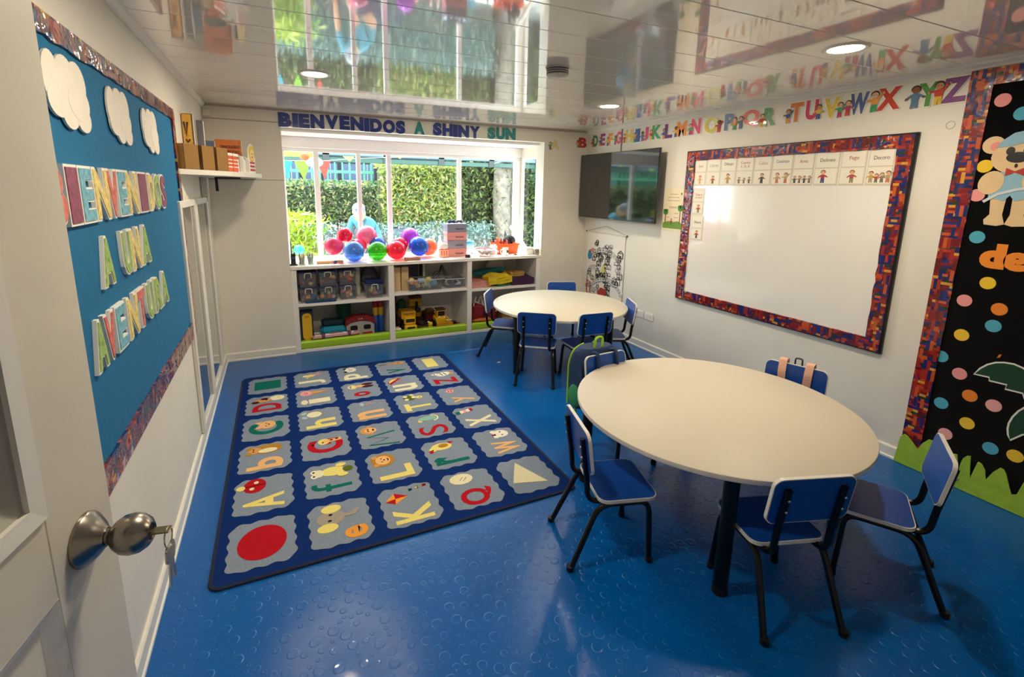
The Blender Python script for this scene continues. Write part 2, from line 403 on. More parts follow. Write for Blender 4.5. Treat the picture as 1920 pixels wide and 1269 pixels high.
# ================================================================ tables and chairs
TABLETOP = mat('#dacfb9', .5, noise=0.015, scale=90, name='cream_laminate')
TUBE = mat('#040405', .3, spec=.35, name='black_tube_paint')
def round_table(c, r, zt, off, label, n=4, top=TABLETOP):
    t = thing('round_table', label, 'table', (c[0], c[1], 0), 0, 'round classroom tables')
    MB().lathe([(.0001, zt), (r-.004, zt), (r-.001, zt-.002)], 72).build('table_top', top, t, smooth=True)
    MB().lathe([(r-.001, zt-.002), (r, zt-.005), (r, zt-.021), (r-.003, zt-.024), (.0001, zt-.024)], 72).build('edge_band', mat('#d8d2c6', .4), t, smooth=True)
    MB().ring(0, 0, r*.80, r*.77, zt-.05, zt-.024, n=40).build('under_frame', TUBE, t)
    for i in range(n):
        a = 2*math.pi*i/n; x = off[0]*math.cos(a)-off[1]*math.sin(a); y = off[0]*math.sin(a)+off[1]*math.cos(a)
        l = MB().lathe([(.03, .012), (.03, zt-.03)], 18, T_((x, y, 0))).build('leg', TUBE, t, smooth=True)
        MB().lathe([(.032, 0), (.033, .006), (.032, .03)], 18, T_((x, y, 0))).build('foot_cap', mat('#050506', .6), l, smooth=True)
        MB().lathe([(.05, zt-.03), (.05, zt-.0245)], 18, T_((x, y, 0))).build('mounting_plate', TUBE, l)
    return t
round_table((2.547, -3.353), .693, .57, (-.413, -.478), 'large cream round table in front, nearest the camera')
round_table((2.998, -1.127), .648, .57, (-.554, -.19), 'white round table farther back, near the toy shelf')

BLUE = mat('#08479c', .38, noise=.04, scale=120, name='blue_laminate')
EDGE = mat('#e6e1d6', .4, name='white_edge')
CHROME = mat('#c9c9c9', .2, 1.0, name='bolt_metal')
def rrect(w, h, r, n=5, x=0, y=0):
    o = []
    for sx, sy, a in ((1, 1, 0), (-1, 1, 90), (-1, -1, 180), (1, -1, 270)):
        for i in range(n+1):
            t = R(a+90*i/n); o.append((x+sx*(w/2-r)+r*math.cos(t), y+sy*(h/2-r)+r*math.sin(t)))
    return o
def bent(pts, r, n=4):
    """round the corners of a polyline"""
    P = [Vector(p) for p in pts]; o = [P[0]]
    for i in range(1, len(P)-1):
        a, b, c = P[i-1], P[i], P[i+1]; d = min(r, (a-b).length*.49, (c-b).length*.49)
        p, q = b+(a-b).normalized()*d, b+(c-b).normalized()*d
        for k in range(n+1):
            t = k/n; o.append(p*(1-t)**2+b*2*t*(1-t)+q*t*t)
    return o+[P[-1]]
def make_chair():
    t = thing('kids_chair', 'blue chair', 'chair', (0, 0, 0), 0, 'small blue classroom chairs')
    # seat: bevelled plywood with a blue face and a white edge
    s = MB().prism(rrect(.275, .315, .045), .309, .324).build('seat', EDGE, t)
    MB().prism(rrect(.267, .307, .042), .324, .3255).build('seat_face', BLUE, s)
    # backrest, leaning a little
    Bk = T_((-.192, 0, .546)) @ Matrix.Rotation(R(-8), 4, 'Y') @ Matrix.Rotation(R(90), 4, 'Z') @ Matrix.Rotation(R(90), 4, 'X')
    o = MB(); o.X = Bk; b = o.prism(rrect(.33, .2, .035), -.007, .007).build('backrest', EDGE, t)
    o = MB(); o.X = Bk; o.prism(rrect(.322, .192, .032), -.0085, -.007); o.prism(rrect(.322, .192, .032), .007, .0085); o.build('backrest_face', BLUE, b)
    for sy in (-1, 1):
        y = sy*.138
        fr = bent([(.112, sy*.155, .0), (.098, y, .297), (-.005, y, .297)], .05)
        MB().tube(fr, .0128, 8).build('leg', TUBE, t, smooth=True)
        re = bent([(-.262, sy*.163, .0), (-.135, y, .297), (-.005, y, .297)], .06)
        MB().tube(re, .0128, 8).build('leg', TUBE, t, smooth=True)
        for (x, yy) in ((.112, sy*.155), (-.262, sy*.163)):
            MB().lathe([(.0145, 0), (.0165, .003), (.016, .024)], 10, T_((x, yy, 0))).build('foot_cap', mat('#050506', .6), t, smooth=True)
        bs = bent([(.06, sy*.112, .300), (-.178, sy*.112, .300), (-.186, sy*.112, .40), (-.2175, sy*.112, .605)], .07, 6)
        q = MB().tube(bs, .0128, 8).build('back_support', TUBE, t, smooth=True)
        for z, x in ((.515, -.216), (.565, -.2235)):
            MB().lathe([(.006, 0), (.0055, .004), (.003, .006)], 8, T_((x, sy*.112, z)) @ Matrix.Rotation(R(-90), 4, 'Y')).build('bolt', CHROME, q, smooth=True)
        MB().tube([(-.1, -.112*sy, .30), (-.1, .112*sy, .30)], .008, 6).build('cross_bar', TUBE, t) if sy == 1 else None
    return t
chairs = [
    ((1.912, -3.40), -16, 'blue chair facing the cream table, nearest the alphabet rug'),
    ((2.322, -3.872), 72.5, 'blue chair with its back to the camera, lowest in the picture'),
    ((2.865, -3.973), 122, 'blue chair turned sideways before the black felt panel'),
    ((3.13, -3.355), 201, 'blue chair against the wall under the whiteboard, with peach straps'),
    ((2.393, -2.874), -85, 'blue chair carrying the blue and green backpack'),
    ((2.59, -1.445), 55, 'blue chair at the white table, left one with its back to the camera'),
    ((2.955, -1.60), 86, 'blue chair at the white table, right behind the backpack'),
    ((2.6, -.78), -36, 'blue chair between the white table and the toy shelf'),
    ((3.343, -1.464), 155, 'blue chair between the white table and the wall sockets'),
    ((3.346, -.69), 250, 'blue chair on the far side of the white table, beside the back wall'),
]
proto = make_chair()
for i, (p, a, lab) in enumerate(chairs):
    c = proto if i == 0 else copy_tree(proto)
    c.location = (p[0], p[1], 0); c.rotation_euler = (0, 0, R(a)); c['label'] = lab

# ================================================================ alphabet rug
NAVY = mat('#0b2c6c', .95, noise=.18, scale=300, bump=.5, bscale=500, name='navy_pile', spec=.1)
GREYPILE = mat('#8a95a3', .95, noise=.2, scale=260, bump=.5, bscale=500, name='grey_pile', spec=.1)
def pile(hx): return mat(hx, .95, noise=.12, scale=320, bump=.4, bscale=500, spec=.1)
RC = {'red': '#b81420', 'teal': '#0e6b60', 'yel': '#efdc7c', 'peach': '#efb878', 'tan': '#d99a52', 'cream': '#efe3b8', 'brown': '#4a1414', 'pink': '#f3a0a0',
      'or': '#f0a03c', 'olive': '#5a6a1c', 'grey': '#a89c8c', 'mint': '#8fbfa8', 'black': '#1a1412', 'white': '#f2ead8', 'gold': '#b8842c', 'lgrey': '#b4bcc0'}
RM = {k: pile(v) for k, v in RC.items()}; RK = list(RC)
RX0, RX1, RY0, RY1 = .166, 1.988, -3.003, -.548
rug = thing('alphabet_rug', 'navy alphabet rug with grey scalloped letter squares on the blue floor', 'rug', (0, 0, 0))
cx, cy = (RX0+RX1)/2, (RY0+RY1)/2
MB().prism([(x+cx, y+cy) for x, y in rrect(RX1-RX0-.03, RY1-RY0-.03, .04)], .001, .0095).build('pile', NAVY, rug)
o = MB(); ow = rrect(RX1-RX0, RY1-RY0, .055, 6); iw = rrect(RX1-RX0-.036, RY1-RY0-.036, .037, 6)
n = len(ow); vs = []
for (a, b_), (c, d) in zip(ow, iw): vs += [(a+cx, b_+cy, .0005), (a*.9985+cx, b_*.9985+cy, .009), (c*1.003+cx, d*1.003+cy, .0115), (c+cx, d+cy, .0085)]
o.add(vs, [(4*i+q, 4*((i+1) % n)+q, 4*((i+1) % n)+q+1, 4*i+q+1) for i in range(n) for q in range(3)])
o.build('bound_edge', mat('#0b1838', .9, bump=.4, bscale=400), rug, smooth=True)
def scallop(w, h):
    P = [Vector((x, y)) for x, y in rrect(w-.016, h-.016, .045, 6)]; P.append(P[0]); L_ = sum((b_-a).length for a, b_ in zip(P, P[1:])); pts = []; n = 112; k = 14
    for i in range(n):
        s_ = L_*i/n; acc = s_
        for a, b_ in zip(P, P[1:]):
            d = (b_-a).length
            if acc <= d: break
            acc -= d
        p = a+(b_-a)*(acc/d if d else 0); t = (b_-a).normalized(); p = p+Vector((t.y, -t.x))*(.0055*math.cos(2*math.pi*k*i/n)+.004)
        pts.append((p.x, p.y))
    return pts
def icon(parts, name, parent, frame, s=.1, z=.0008):
    b = MB(); used = []
    for i, p in enumerate(parts):
        col = p[1]
        if col not in used: used.append(col)
        b.m = used.index(col); z1 = z+.0004+.0003*i
        if p[0] == 'e': b.ell(p[2]*s, p[3]*s, p[4]*s, p[5]*s, 0, z1, 16, R(p[6]) if len(p) > 6 else 0)
        elif p[0] == 'p': b.prism([(x*s, y*s) for x, y in p[2]], 0, z1)
        elif p[0] == 'r': b.ring(p[2]*s, p[3]*s, p[4]*s, p[5]*s, 0, z1, *(p[6:8] if len(p) > 6 else (0, 360)))
        elif p[0] == 's': b.stroke([(x*s, y*s) for x, y in p[2]], p[3]*s, 0, z1)
    return b.build(name, [RM[k] for k in used], parent, frame=frame)
def face(cx, cy, r, c, eye='black'): return [('e', c, cx, cy, r, r*.92), ('e', eye, cx-r*.35, cy+r*.15, r*.1, r*.1), ('e', eye, cx+r*.35, cy+r*.15, r*.1, r*.1), ('e', eye, cx, cy-r*.15, r*.14, r*.1)]
ICON = {
 'A': [('e', 'red', .45, .35, .5, .42), ('s', 'brown', [(.45, .75), (.45, -.05)], .05), ('e', 'yel', .42, .85, .16, .16), ('e', 'cream', .25, .45, .09, .09), ('e', 'cream', .65, .3, .09, .09)],
 'b': [('e', 'gold', .45, -.1, .42, .6), ('e', 'tan', .45, .45, .3, .28), ('e', 'gold', .22, .68, .12, .12), ('e', 'gold', .68, .68, .12, .12), ('e', 'black', .37, .5, .04, .04), ('e', 'black', .55, .5, .04, .04), ('e', 'cream', .3, -.1, .2, .4)],
 'C': face(.1, -.05, .42, 'peach')+[('p', 'peach', [(-.3, .2), (-.22, .55), (0, .35)]), ('p', 'peach', [(.5, .2), (.42, .55), (.2, .35)])],
 'D': [('e', 'cream', .5, -.5, .33, .4), ('e', 'tan', .35, .2, .22, .45), ('e', 'brown', .2, .6, .14, .2), ('e', 'brown', .55, .15, .14, .2), ('e', 'black', .4, .05, .06, .06), ('e', 'yel', .6, -.6, .1, .1)],
 'e': [('e', 'grey', .1, .3, .42, .5), ('e', 'yel', -.42, .45, .24, .36), ('e', 'yel', .62, .25, .24, .36), ('s', 'grey', [(.1, -.1), (.1, -.5), (.3, -.7)], .18), ('e', 'black', -.05, .35, .05, .07), ('e', 'black', .28, .3, .05, .07)],
 'f': [('e', 'yel', .3, -.1, .34, .5), ('e', 'olive', .3, -.7, .2, .22), ('e', 'white', .15, .65, .16, .16), ('e', 'white', .45, .65, .16, .16), ('e', 'cream', .3, .48, .28, .2), ('e', 'black', .15, .68, .05, .05), ('e', 'black', .45, .68, .05, .05), ('e', 'yel', -.08, -.45, .14, .22), ('e', 'yel', .68, -.45, .14, .22)],
 'G': [('e', 'yel', .1, .05, .28, .26), ('p', 'peach', [(-.05, .1), (.2, .1), (.3, -.75), (.05, -.75)]), ('e', 'black', .02, .1, .05, .05), ('e', 'brown', .15, -.3, .06, .08), ('e', 'brown', .2, -.55, .06, .08), ('e', 'brown', -.05, .55, .1, .06)],
 'h': [('e', 'cream', .35, .25, .34, .38), ('e', 'lgrey', .1, .75, .18, .12, 40), ('e', 'lgrey', .6, .75, .18, .12, -40), ('r', 'grey', .35, -.05, .2, .15, 180, 360)],
 'i': face(.45, .5, .36, 'pink')+[('p', 'tan', [(.22, .2), (.68, .2), (.45, -.8)])],
 'J': [('e', 'yel', .35, .1, .2, .3), ('e', 'cream', .35, .4, .16, .16), ('s', 'pink', [(.4, 0), (.75, -.5)], .06), ('s', 'pink', [(.3, -.1), (.5, -.6)], .06), ('s', 'yel', [(.15, .2), (-.05, .35)], .08)],
 'K': [('p', 'or', [(.2, .85), (.62, .45), (.3, -.05), (-.05, .5)]), ('p', 'red', [(.2, .85), (.27, .45), (-.05, .5)]), ('p', 'red', [(.62, .45), (.27, .45), (.3, -.05)]), ('p', 'teal', [(.55, -.15), (.7, -.3), (.6, -.3), (.7, -.15)]), ('p', 'yel', [(.6, -.45), (.75, -.6), (.65, -.6), (.75, -.45)]), ('p', 'red', [(.65, -.75), (.8, -.9), (.7, -.9), (.8, -.75)])],
 'L': [('e', 'gold', .3, .35, .5, .52), ('e', 'tan', -.02, .68, .13, .13), ('e', 'tan', .62, .68, .13, .13)]+face(.3, .35, .36, 'peach')+[('s', 'black', [(.2, .15), (.3, .12), (.4, .15)], .05)],
 'M': [('e', 'tan', .35, .55, .36, .32), ('e', 'peach', .35, .38, .26, .3), ('e', 'tan', .02, .4, .12, .12), ('e', 'tan', .7, .4, .12, .12), ('e', 'black', .28, .5, .05, .05), ('e', 'black', .44, .5, .05, .05), ('e', 'brown', .36, .25, .1, .05)],
 'n': [('e', 'lgrey', .6, .3, .22, .12), ('e', 'grey', .7, -.1, .14, .1), ('s', 'pink', [(.55, .1), (.6, -.4)], .05)],
 'o': [('e', 'yel', .35, .45, .3, .28), ('e', 'white', .25, .55, .11, .11), ('e', 'white', .47, .55, .11, .11), ('p', 'peach', [(.2, .25), (.52, .25), (.5, -.3), (.24, -.3)]), ('e', 'brown', .2, -.45, .14, .34), ('e', 'brown', .56, -.45, .14, .34), ('e', 'black', .26, .55, .05, .05), ('e', 'black', .46, .55, .05, .05)],
 'p': face(.42, .15, .4, 'white')+[('e', 'black', .15, .5, .1, .1), ('e', 'black', .68, .5, .1, .1)],
 'Q': [('e', 'cream', .5, .2, .36, .5), ('s', 'grey', [(.4, .3), (.6, .1)], .04), ('s', 'grey', [(.35, .15), (.55, -.05)], .04)],
 'r': [('e', 'yel', .4, .15, .3, .5), ('e', 'yel', .25, .6, .18, .18), ('e', 'red', .1, .72, .12, .1), ('p', 'red', [(.5, -.3), (.75, -.25), (.65, -.5)]), ('e', 'black', .2, .62, .04, .04), ('e', 'gold', .45, .05, .16, .24)],
 'S': [('e', 'mint', .5, -.1, .24, .44), ('r', 'cream', .5, -.3, .34, .26, 180, 360), ('e', 'yel', .3, .4, .14, .12), ('e', 'mint', .45, .25, .18, .2)],
 'T': [('e', 'olive', .45, .2, .36, .36), ('e', 'cream', .25, .4, .13, .13), ('e', 'cream', .65, .4, .13, .13), ('e', 'cream', .45, -.05, .15, .13), ('e', 'yel', .35, -.35, .17, .2), ('e', 'yel', .75, .0, .12, .12), ('e', 'black', .3, -.38, .04, .04)],
 'u': [('p', 'red', [(-.15, .75), (.15, .9), (.5, .72), (.75, .3), (.7, -.05)]), ('p', 'yel', [(.05, .82), (.35, .78), (.6, .55), (.72, .15)]), ('s', 'tan', [(.3, .35), (.05, -.1)], .06)],
 'v': [('s', 'or', [(.5, .8), (.5, -.3)], .09), ('e', 'tan', .5, -.35, .18, .2), ('e', 'tan', .5, -.65, .22, .22), ('s', 'brown', [(.5, .8), (.5, .3)], .05), ('e', 'red', .5, -.5, .06, .06)],
 'W': [('e', 'white', .45, -.35, .34, .42), ('e', 'white', .2, -.05, .12, .14), ('e', 'white', .7, -.05, .12, .14), ('e', 'black', .4, -.05, .08, .06), ('e', 'red', .42, .05, .08, .06), ('e', 'black', .3, -.4, .04, .04), ('e', 'black', .6, -.4, .04, .04)],
 'X': [('p', 'teal', [(.25, .95), (.55, .95), (.6, .7), (.3, .7)]), ('p', 'cream', [(.3, .7), (.6, .7), (.64, .5), (.34, .5)]), ('p', 'pink', [(.34, .5), (.64, .5), (.68, .3), (.38, .3)]), ('p', 'white', [(.38, .3), (.68, .3), (.72, .12), (.42, .12)]), ('p', 'red', [(.42, .12), (.72, .12), (.76, -.06), (.46, -.06)])],
 'y': [('e', 'pink', .45, .3, .24, .24), ('s', 'red', [(.3, .38), (.6, .38)], .05), ('s', 'red', [(.3, .22), (.6, .22)], .05)],
 'Z': [('e', 'white', .3, -.2, .3, .5, 20), ('e', 'white', .4, .35, .16, .24), ('s', 'black', [(.1, -.1), (.5, .0)], .06), ('s', 'black', [(.1, -.35), (.5, -.25)], .06), ('s', 'black', [(.3, .4), (.5, .4)], .05), ('e', 'tan', .2, -.72, .16, .16)],
}
COLS = {'A': 'yel', 'b': 'peach', 'C': 'teal', 'D': 'red', 'e': 'or', 'f': 'teal', 'G': 'red', 'h': 'yel', 'i': 'cream', 'J': 'cream', 'K': 'yel', 'L': 'yel', 'M': 'teal', 'n': 'peach', 'o': 'red', 'p': 'cream',
        'Q': 'red', 'r': 'teal', 'S': 'red', 'T': 'yel', 'u': 'cream', 'v': 'teal', 'W': 'peach', 'X': 'cream', 'y': 'peach', 'Z': 'red'}
GRID = [['circle', 'A', 'b', 'C', 'D', 'square'], ['e', 'f', 'G', 'h', 'i', 'J'], ['K', 'L', 'M', 'n', 'o', 'p'], ['Q', 'r', 'S', 'T', 'u', 'v'], ['triangle', 'W', 'X', 'y', 'Z', 'rectangle']]
PX, PY = .353, .398
for ci in range(5):
    for ri in range(6):
        x = RX0+.205+PX*ci; y = RY0+.232+PY*ri; g = GRID[ci][ri]
        f = FF(x, y, .0095)
        pa = MB().prism(scallop(.335, .298), 0, .0012).build('letter_square', GREYPILE, rug, frame=f)
        F2 = T_((0, 0, .0012))
        if g == 'circle': MB().ell(0, 0, .118, .106, 0, .0012, 40).build('red_circle', RM['red'], pa, frame=F2)
        elif g == 'square': MB().prism([(-.09, -.1), (.09, -.1), (.09, .1), (-.09, .1)], 0, .0012).build('green_square', RM['teal'], pa, frame=F2)
        elif g == 'triangle': MB().prism([(-.11, -.075), (.13, .02), (-.055, .12)], 0, .0012).build('cream_triangle', RM['cream'], pa, frame=F2)
        elif g == 'rectangle': MB().prism([(-.11, -.055), (.11, -.055), (.11, .055), (-.11, .055)], 0, .0012).build('yellow_rectangle', RM['yel'], pa, frame=F2)
        else:
            w, h, lx, ly = (.125, .2, -.078, -.1)
            if g in 'CG': w, h, lx, ly = .17, .22, -.01, -.11
            if g == 'D': w, h, lx, ly = .13, .2, -.05, -.1
            if g in 'MW': w, h, lx, ly = .14, .17, -.07, -.105
            if g in 'eo': w, h, lx, ly = (.085, .11, -.1, -.12) if g == 'e' else (.085, .13, -.08, -.06)
            if g in 'iJfr': w, h = .085, .215
            if g == 'Q': w, h = .14, .19
            if g == 'v' or g == 'y': w, h = .1, .17
            if g == 'M': MB().stroke([(-.09, -.1), (-.06, .09), (-.005, -.04), (.045, .09), (.08, -.1)], .016, 0, .0012).build('letter', RM['teal'], pa, frame=T_((-.06, 0, .0012)))
            else: text_obj('letter', g, RM[COLS[g]], pa, T_((lx, ly, .0012)), w=w, h=h, depth=.0012, bold=.03 if g not in 'MvfyS' else .004)
            icon(ICON[g], 'picture', pa, T_((.03, 0, .0014)), .138)
# ================================================================ left wall: welcome board
BORDER_FOIL = blocks_mat('brick_print_foil', rough=.18, coat=1.0, sx=30, sy=58, crinkle=.9)
BORDER = blocks_mat('brick_print', rough=.3, coat=.5, sx=30, sy=64, crinkle=.25)
FELTBLUE = mat('#1f6f9c', .8, noise=.05, scale=40, bump=.15, bscale=300, name='blue_foam_board', spec=.25)
BY0, BY1, BZ0, BZ1 = -4.45, -1.50, .72, 2.095
bd = thing('bulletin_board', 'blue welcome board with brick print border on the left wall', 'bulletin board', frame=FL(0, 0, 0))
for i in range(3):
    a = BY0+(BY1-BY0)*i/3; b_ = BY0+(BY1-BY0)*(i+1)/3
    MB().span(a+.001, b_-.001, BZ0+.03, BZ1-.03, 0.001, .008).build('foam_sheet', FELTBLUE, bd)
def wavy(name, along, lo, hi, a, b_, m, parent, wob=.006, z=.014):
    """border strip with a slightly wavy free edge"""
    o = MB(); n = int((b_-a)/.05); rnd = random.Random(int(a*100)); top = []; bot = []
    for i in range(n+1):
        t = a+(b_-a)*i/n; w = rnd.uniform(-wob, wob); zz = z+rnd.uniform(0, .006)
        p, q = (t, lo+w*.6, zz), (t, hi, z)
        if along == 'v': p, q = (p[1], p[0], p[2]), (q[1], q[0], q[2])
        bot.append(p); top.append(q)
    N = n+1
    vs = bot+top+[(x, y, .008) for x, y, _ in bot]+[(x, y, .003) for x, y, _ in top]
    fs = [(i, i+1, N+i+1, N+i) for i in range(n)]+[(2*N+i, 2*N+i+1, i+1, i) for i in range(n)]+[(N+i, N+i+1, 3*N+i+1, 3*N+i) for i in range(n)]
    if along == 'v': fs = [tuple(reversed(f)) for f in fs]
    o.add(vs, fs); return o.build(name, m, parent, smooth=True)
wavy('border_strip', 'h', BZ1-.065, BZ1, BY0, BY1, BORDER_FOIL, bd, .008)
wavy('border_strip', 'h', BZ0+.10, BZ0, BY0, BY1, BORDER_FOIL, bd, .004)
wavy('border_strip', 'v', BY1-.085, BY1, BZ0+.02, BZ1-.02, BORDER_FOIL, bd, .006, .016)
PAPER = mat('#f1e9da', .75, noise=.02, scale=20)
def cloud(y, z, w, h, lab):
    o = MB()
    for i_, (cx_, cy_, rx, ry) in enumerate(((-.3, .1, .17, .36), (-.02, .24, .2, .26), (.22, .2, .2, .3), (0, 0, .38, .28), (-.02, -.27, .18, .23), (.27, -.3, .17, .2), (-.24, -.16, .2, .22), (.2, -.08, .24, .26))): o.ell(cx_*w, cy_*h, rx*w, ry*h, .0001*i_, .006+.00025*i_, 22)
    q = o.build('paper_cloud', PAPER, frame=FL(y, z, .012)); return tag(q, lab, 'paper cloud', 'paper clouds on the welcome board')
cloud(-3.20, 1.905, .36, .2, 'largest white paper cloud, nearest the door, on the blue board')
cloud(-2.69, 1.905, .32, .2, 'middle white paper cloud on the blue board')
cloud(-2.19, 1.90, .33, .2, 'white paper cloud farthest from the door on the blue board')
LCOL = {'plum': '#8e4a63', 'sky': '#78b4c4', 'yel': '#e8cf80', 'coral': '#d8766a', 'green': '#9dbb6a', 'cream': '#e3d9a4'}
WHITEPAPER = mat('#f4efe4', .7)
def speckle(hx): return mat(hx, .65, noise=.28, scale=55)
def board_letter(ch, y0, y1, z0, z1, col, lab):
    w, h = abs(y1-y0), z1-z0
    t = thing('board_letter', lab, 'letter', frame=FL((y0+y1)/2, z0, .0085), group='letters on the welcome board')
    text_obj('letter_backing', ch, WHITEPAPER, t, w=w, h=h, depth=.012, bold=.06)
    text_obj('letter_face', ch, speckle(LCOL[col]), t, T_((0, .008, .012)), w=w-.014, h=h-.016, depth=.003, bold=.035)
ROW1 = [('B', -3.475, -3.342, 'coral'), ('I', -3.335, -3.24, 'plum'), ('E', -3.235, -3.12, 'sky'), ('N', -3.115, -2.97, 'yel'), ('V', -2.985, -2.86, 'coral'), ('E', -2.855, -2.745, 'sky'), ('N', -2.745, -2.59, 'yel'), ('I', -2.565, -2.43, 'plum'), ('D', -2.40, -2.29, 'yel'), ('O', -2.285, -2.155, 'green'), ('S', -2.15, -2.03, 'plum')]
CN = {'plum': 'plum', 'sky': 'sky blue', 'yel': 'yellow', 'coral': 'coral', 'green': 'green', 'cream': 'cream'}
ORD = ['first', 'second', 'third', 'fourth', 'fifth', 'sixth', 'seventh', 'eighth', 'ninth', 'tenth', 'eleventh']
for i, (c, a, b_, col) in enumerate(ROW1): board_letter(c, a, b_, 1.535, 1.705, col, '%s cut-out letter %s, %s of BIENVENIDOS on the blue board' % (CN[col], c, ORD[i]))
for i, (c, a, b_, col) in enumerate([('A', -3.14, -3.02, 'green'), ('U', -2.905, -2.795, 'green'), ('N', -2.79, -2.66, 'yel'), ('A', -2.64, -2.49, 'green')]):
    board_letter(c, a, b_, 1.322, 1.488, col, '%s cut-out letter %s, %s in the row A UNA' % (CN[col], c, ORD[i]))
for i, (c, a, b_, col) in enumerate([('A', -3.30, -3.195, 'green'), ('V', -3.205, -3.10, 'coral'), ('E', -3.085, -2.97, 'sky'), ('N', -2.945, -2.81, 'yel'), ('T', -2.80, -2.69, 'coral'), ('U', -2.66, -2.54, 'green'), ('R', -2.52, -2.39, 'green'), ('A', -2.385, -2.24, 'green')]):
    board_letter(c, a, b_, 1.09, 1.25, col, '%s cut-out letter %s, %s of AVENTURA on the blue board' % (CN[col], c, ORD[i]))
# ---------------------------------------------------------------- mirrors
MIRROR = mat('#d8dcda', .02, 1.0, name='mirror')
MFR = mat('#e7e2d8', .4)
def mirror(y0, y1, lab):
    t = thing('wall_mirror', lab, 'mirror', frame=FL(y0, .085, 0), group='tall framed mirrors'); w, h, f = y1-y0, 1.475, .045
    for a in ((0, f, 0, h), (w-f, w, 0, h), (f, w-f, 0, f), (f, w-f, h-f, h)): MB().span(*a, .001, .024, .004).build('frame_bar', MFR, t)
    MB().span(f, w-f, f, h-f, .004, .010).build('mirror_glass', MIRROR, t)
mirror(-1.66, -1.07, 'tall white-framed mirror beside the blue board')
mirror(-1.04, -.42, 'tall white-framed mirror nearest the back corner')
# ---------------------------------------------------------------- corner shelf with books
t = thing('corner_shelf', 'white corner shelf with a rounded tip, high in the left corner', 'shelf', (0, 0, 1.72))
SH = [(.003, -1.49), (.14, -1.30), (.27, -1.08), (.38, -.78), (.435, -.60), (.445, -.565), (.44, -.535), (.42, -.52), (.40, -.45), (.38, -.003), (.003, -.003)]
MB().prism(SH, 0, .032).build('board', mat('#ded8cc', .4), t)
MB().box((.12, -.6, -.055), (.02, .02, .11)).box((.2, -.6, -.006), (.18, .02, .012)).build('bracket', BLACK, t)
c = MB().tube([(.012, -.33, 1.715), (.013, -.335, 1.60), (.012, -.34, 1.52)], .006, 6).build('cable', BLACK); tag(c, 'short black cable hanging under the corner shelf', 'cable')
c = MB().span(.002, .05, -.56, -.45, 1.565, 1.715, .004).build('wall_slab', mat('#d6d0c8', .4)); tag(c, 'pale wall conduit between corner shelf and mirror', 'slab')  # pale raised slab on the wall between shelf and mirror top
def along(s):   # point on the front edge of the shelf, s metres from the wall end
    P = [Vector((x, y, 0)) for x, y in SH[:5]]
    for a, b_ in zip(P, P[1:]):
        d = (b_-a).length
        if s <= d: return a+(b_-a)*s/d, math.atan2((b_-a).y, (b_-a).x)
        s -= d
    return P[-1], math.atan2((P[-1]-P[-2]).y, (P[-1]-P[-2]).x)
def shelf_item(name, s, back, lab, cat, group=None):
    p, a = along(s); n = Vector((-math.sin(a), math.cos(a), 0))
    return thing(name, lab, cat, (p.x+n.x*back, p.y+n.y*back, 1.752), a, group)
CARD = mat('#8f6a35', .8, noise=.06, scale=30)
for i, (s, lab) in enumerate(((.12, 'brown cardboard magazine file next to the board edge'), (.26, 'brown cardboard magazine file, middle of three'), (.40, 'brown cardboard magazine file beside the orange files'))):
    t = shelf_item('magazine_file', s, .053, lab, 'magazine file', 'cardboard files on the corner shelf')
    MB().span(-.058, .058, -.05, -.047, 0, .155).span(-.058, -.055, -.05, .05, 0, .155).span(.055, .058, -.05, .05, 0, .155).span(-.058, .058, -.05, .05, 0, .003).span(-.058, .058, .047, .05, 0, .10).build('cardboard_box', CARD, t)
    MB().span(-.05, .05, -.044, -.02, .003, .15).build('paper', PAPER, t)
for i, (s, lab) in enumerate(((.52, 'orange and white magazine file next to the brown ones'), (.61, 'orange and white magazine file, second of the pair'))):
    t = shelf_item('printed_file', s, .07, lab, 'magazine file', 'orange files on the corner shelf')
    MB().span(-.04, .04, -.045, .045, 0, .13, .003).build('file_box', mat('#d8582e', .5), t)
    for z in (.03, .055, .08): MB().span(-.036, .036, -.047, -.044, z, z+.008).build('stripe', mat('#f2e6d2', .6), t)
    MB().span(-.04, .04, -.047, -.044, .112, .13).build('white_top', WHITE, t)
for i, (s, lab) in enumerate(((.71, 'white rounded book holder beside the orange files'), (.82, 'white rounded book holder nearest the picture card'))):
    t = shelf_item('book_holder', s, .075, lab, 'book holder', 'white book holders on the corner shelf')
    MB().span(-.05, .05, -.04, .05, 0, .006).build('base', WHITE, t)
    for x in (-.045, .045):
        o = MB(); o.X = T_((x, 0, 0)) @ Matrix.Rotation(R(90), 4, 'Y') @ Matrix.Rotation(R(90), 4, 'Z'); o.prism([(-.045, 0), (.045, 0), (.045, .09), (.03, .12), (0, .13), (-.03, .12), (-.045, .09)], -.006, .006); o.build('end_panel', WHITE, t)
    MB().span(-.035, .035, -.02, .04, .006, .115, .004).build('books', mat('#8d7a62', .8), t)
t = shelf_item('picture_card', .97, .05, 'round-topped card with a smiling yellow-haired doll in red stripes', 'picture card')
o = MB(); X0 = Matrix.Rotation(R(90), 4, 'X'); o.X = X0
o.prism([(-.06, 0), (.06, 0), (.07, .12), (.06, .19), (.03, .22), (0, .23), (-.03, .22), (-.06, .19), (-.07, .12)], -.004, .004); o.build('card', mat('#f3eee2', .6), t)
o = MB(); o.X = X0; o.ell(0, .155, .062, .062, .004, .006, 20).build('yellow_hair', mat('#e2bd2c', .6), t)
o = MB(); o.X = X0; o.ell(0, .145, .042, .04, .006, .0075, 18).build('face', mat('#f2d79a', .6), t)
o = MB(); o.X = X0; o.ell(-.015, .152, .005, .006, .0075, .0085, 8).ell(.015, .152, .005, .006, .0075, .0085, 8).build('eyes', BLACK, t)
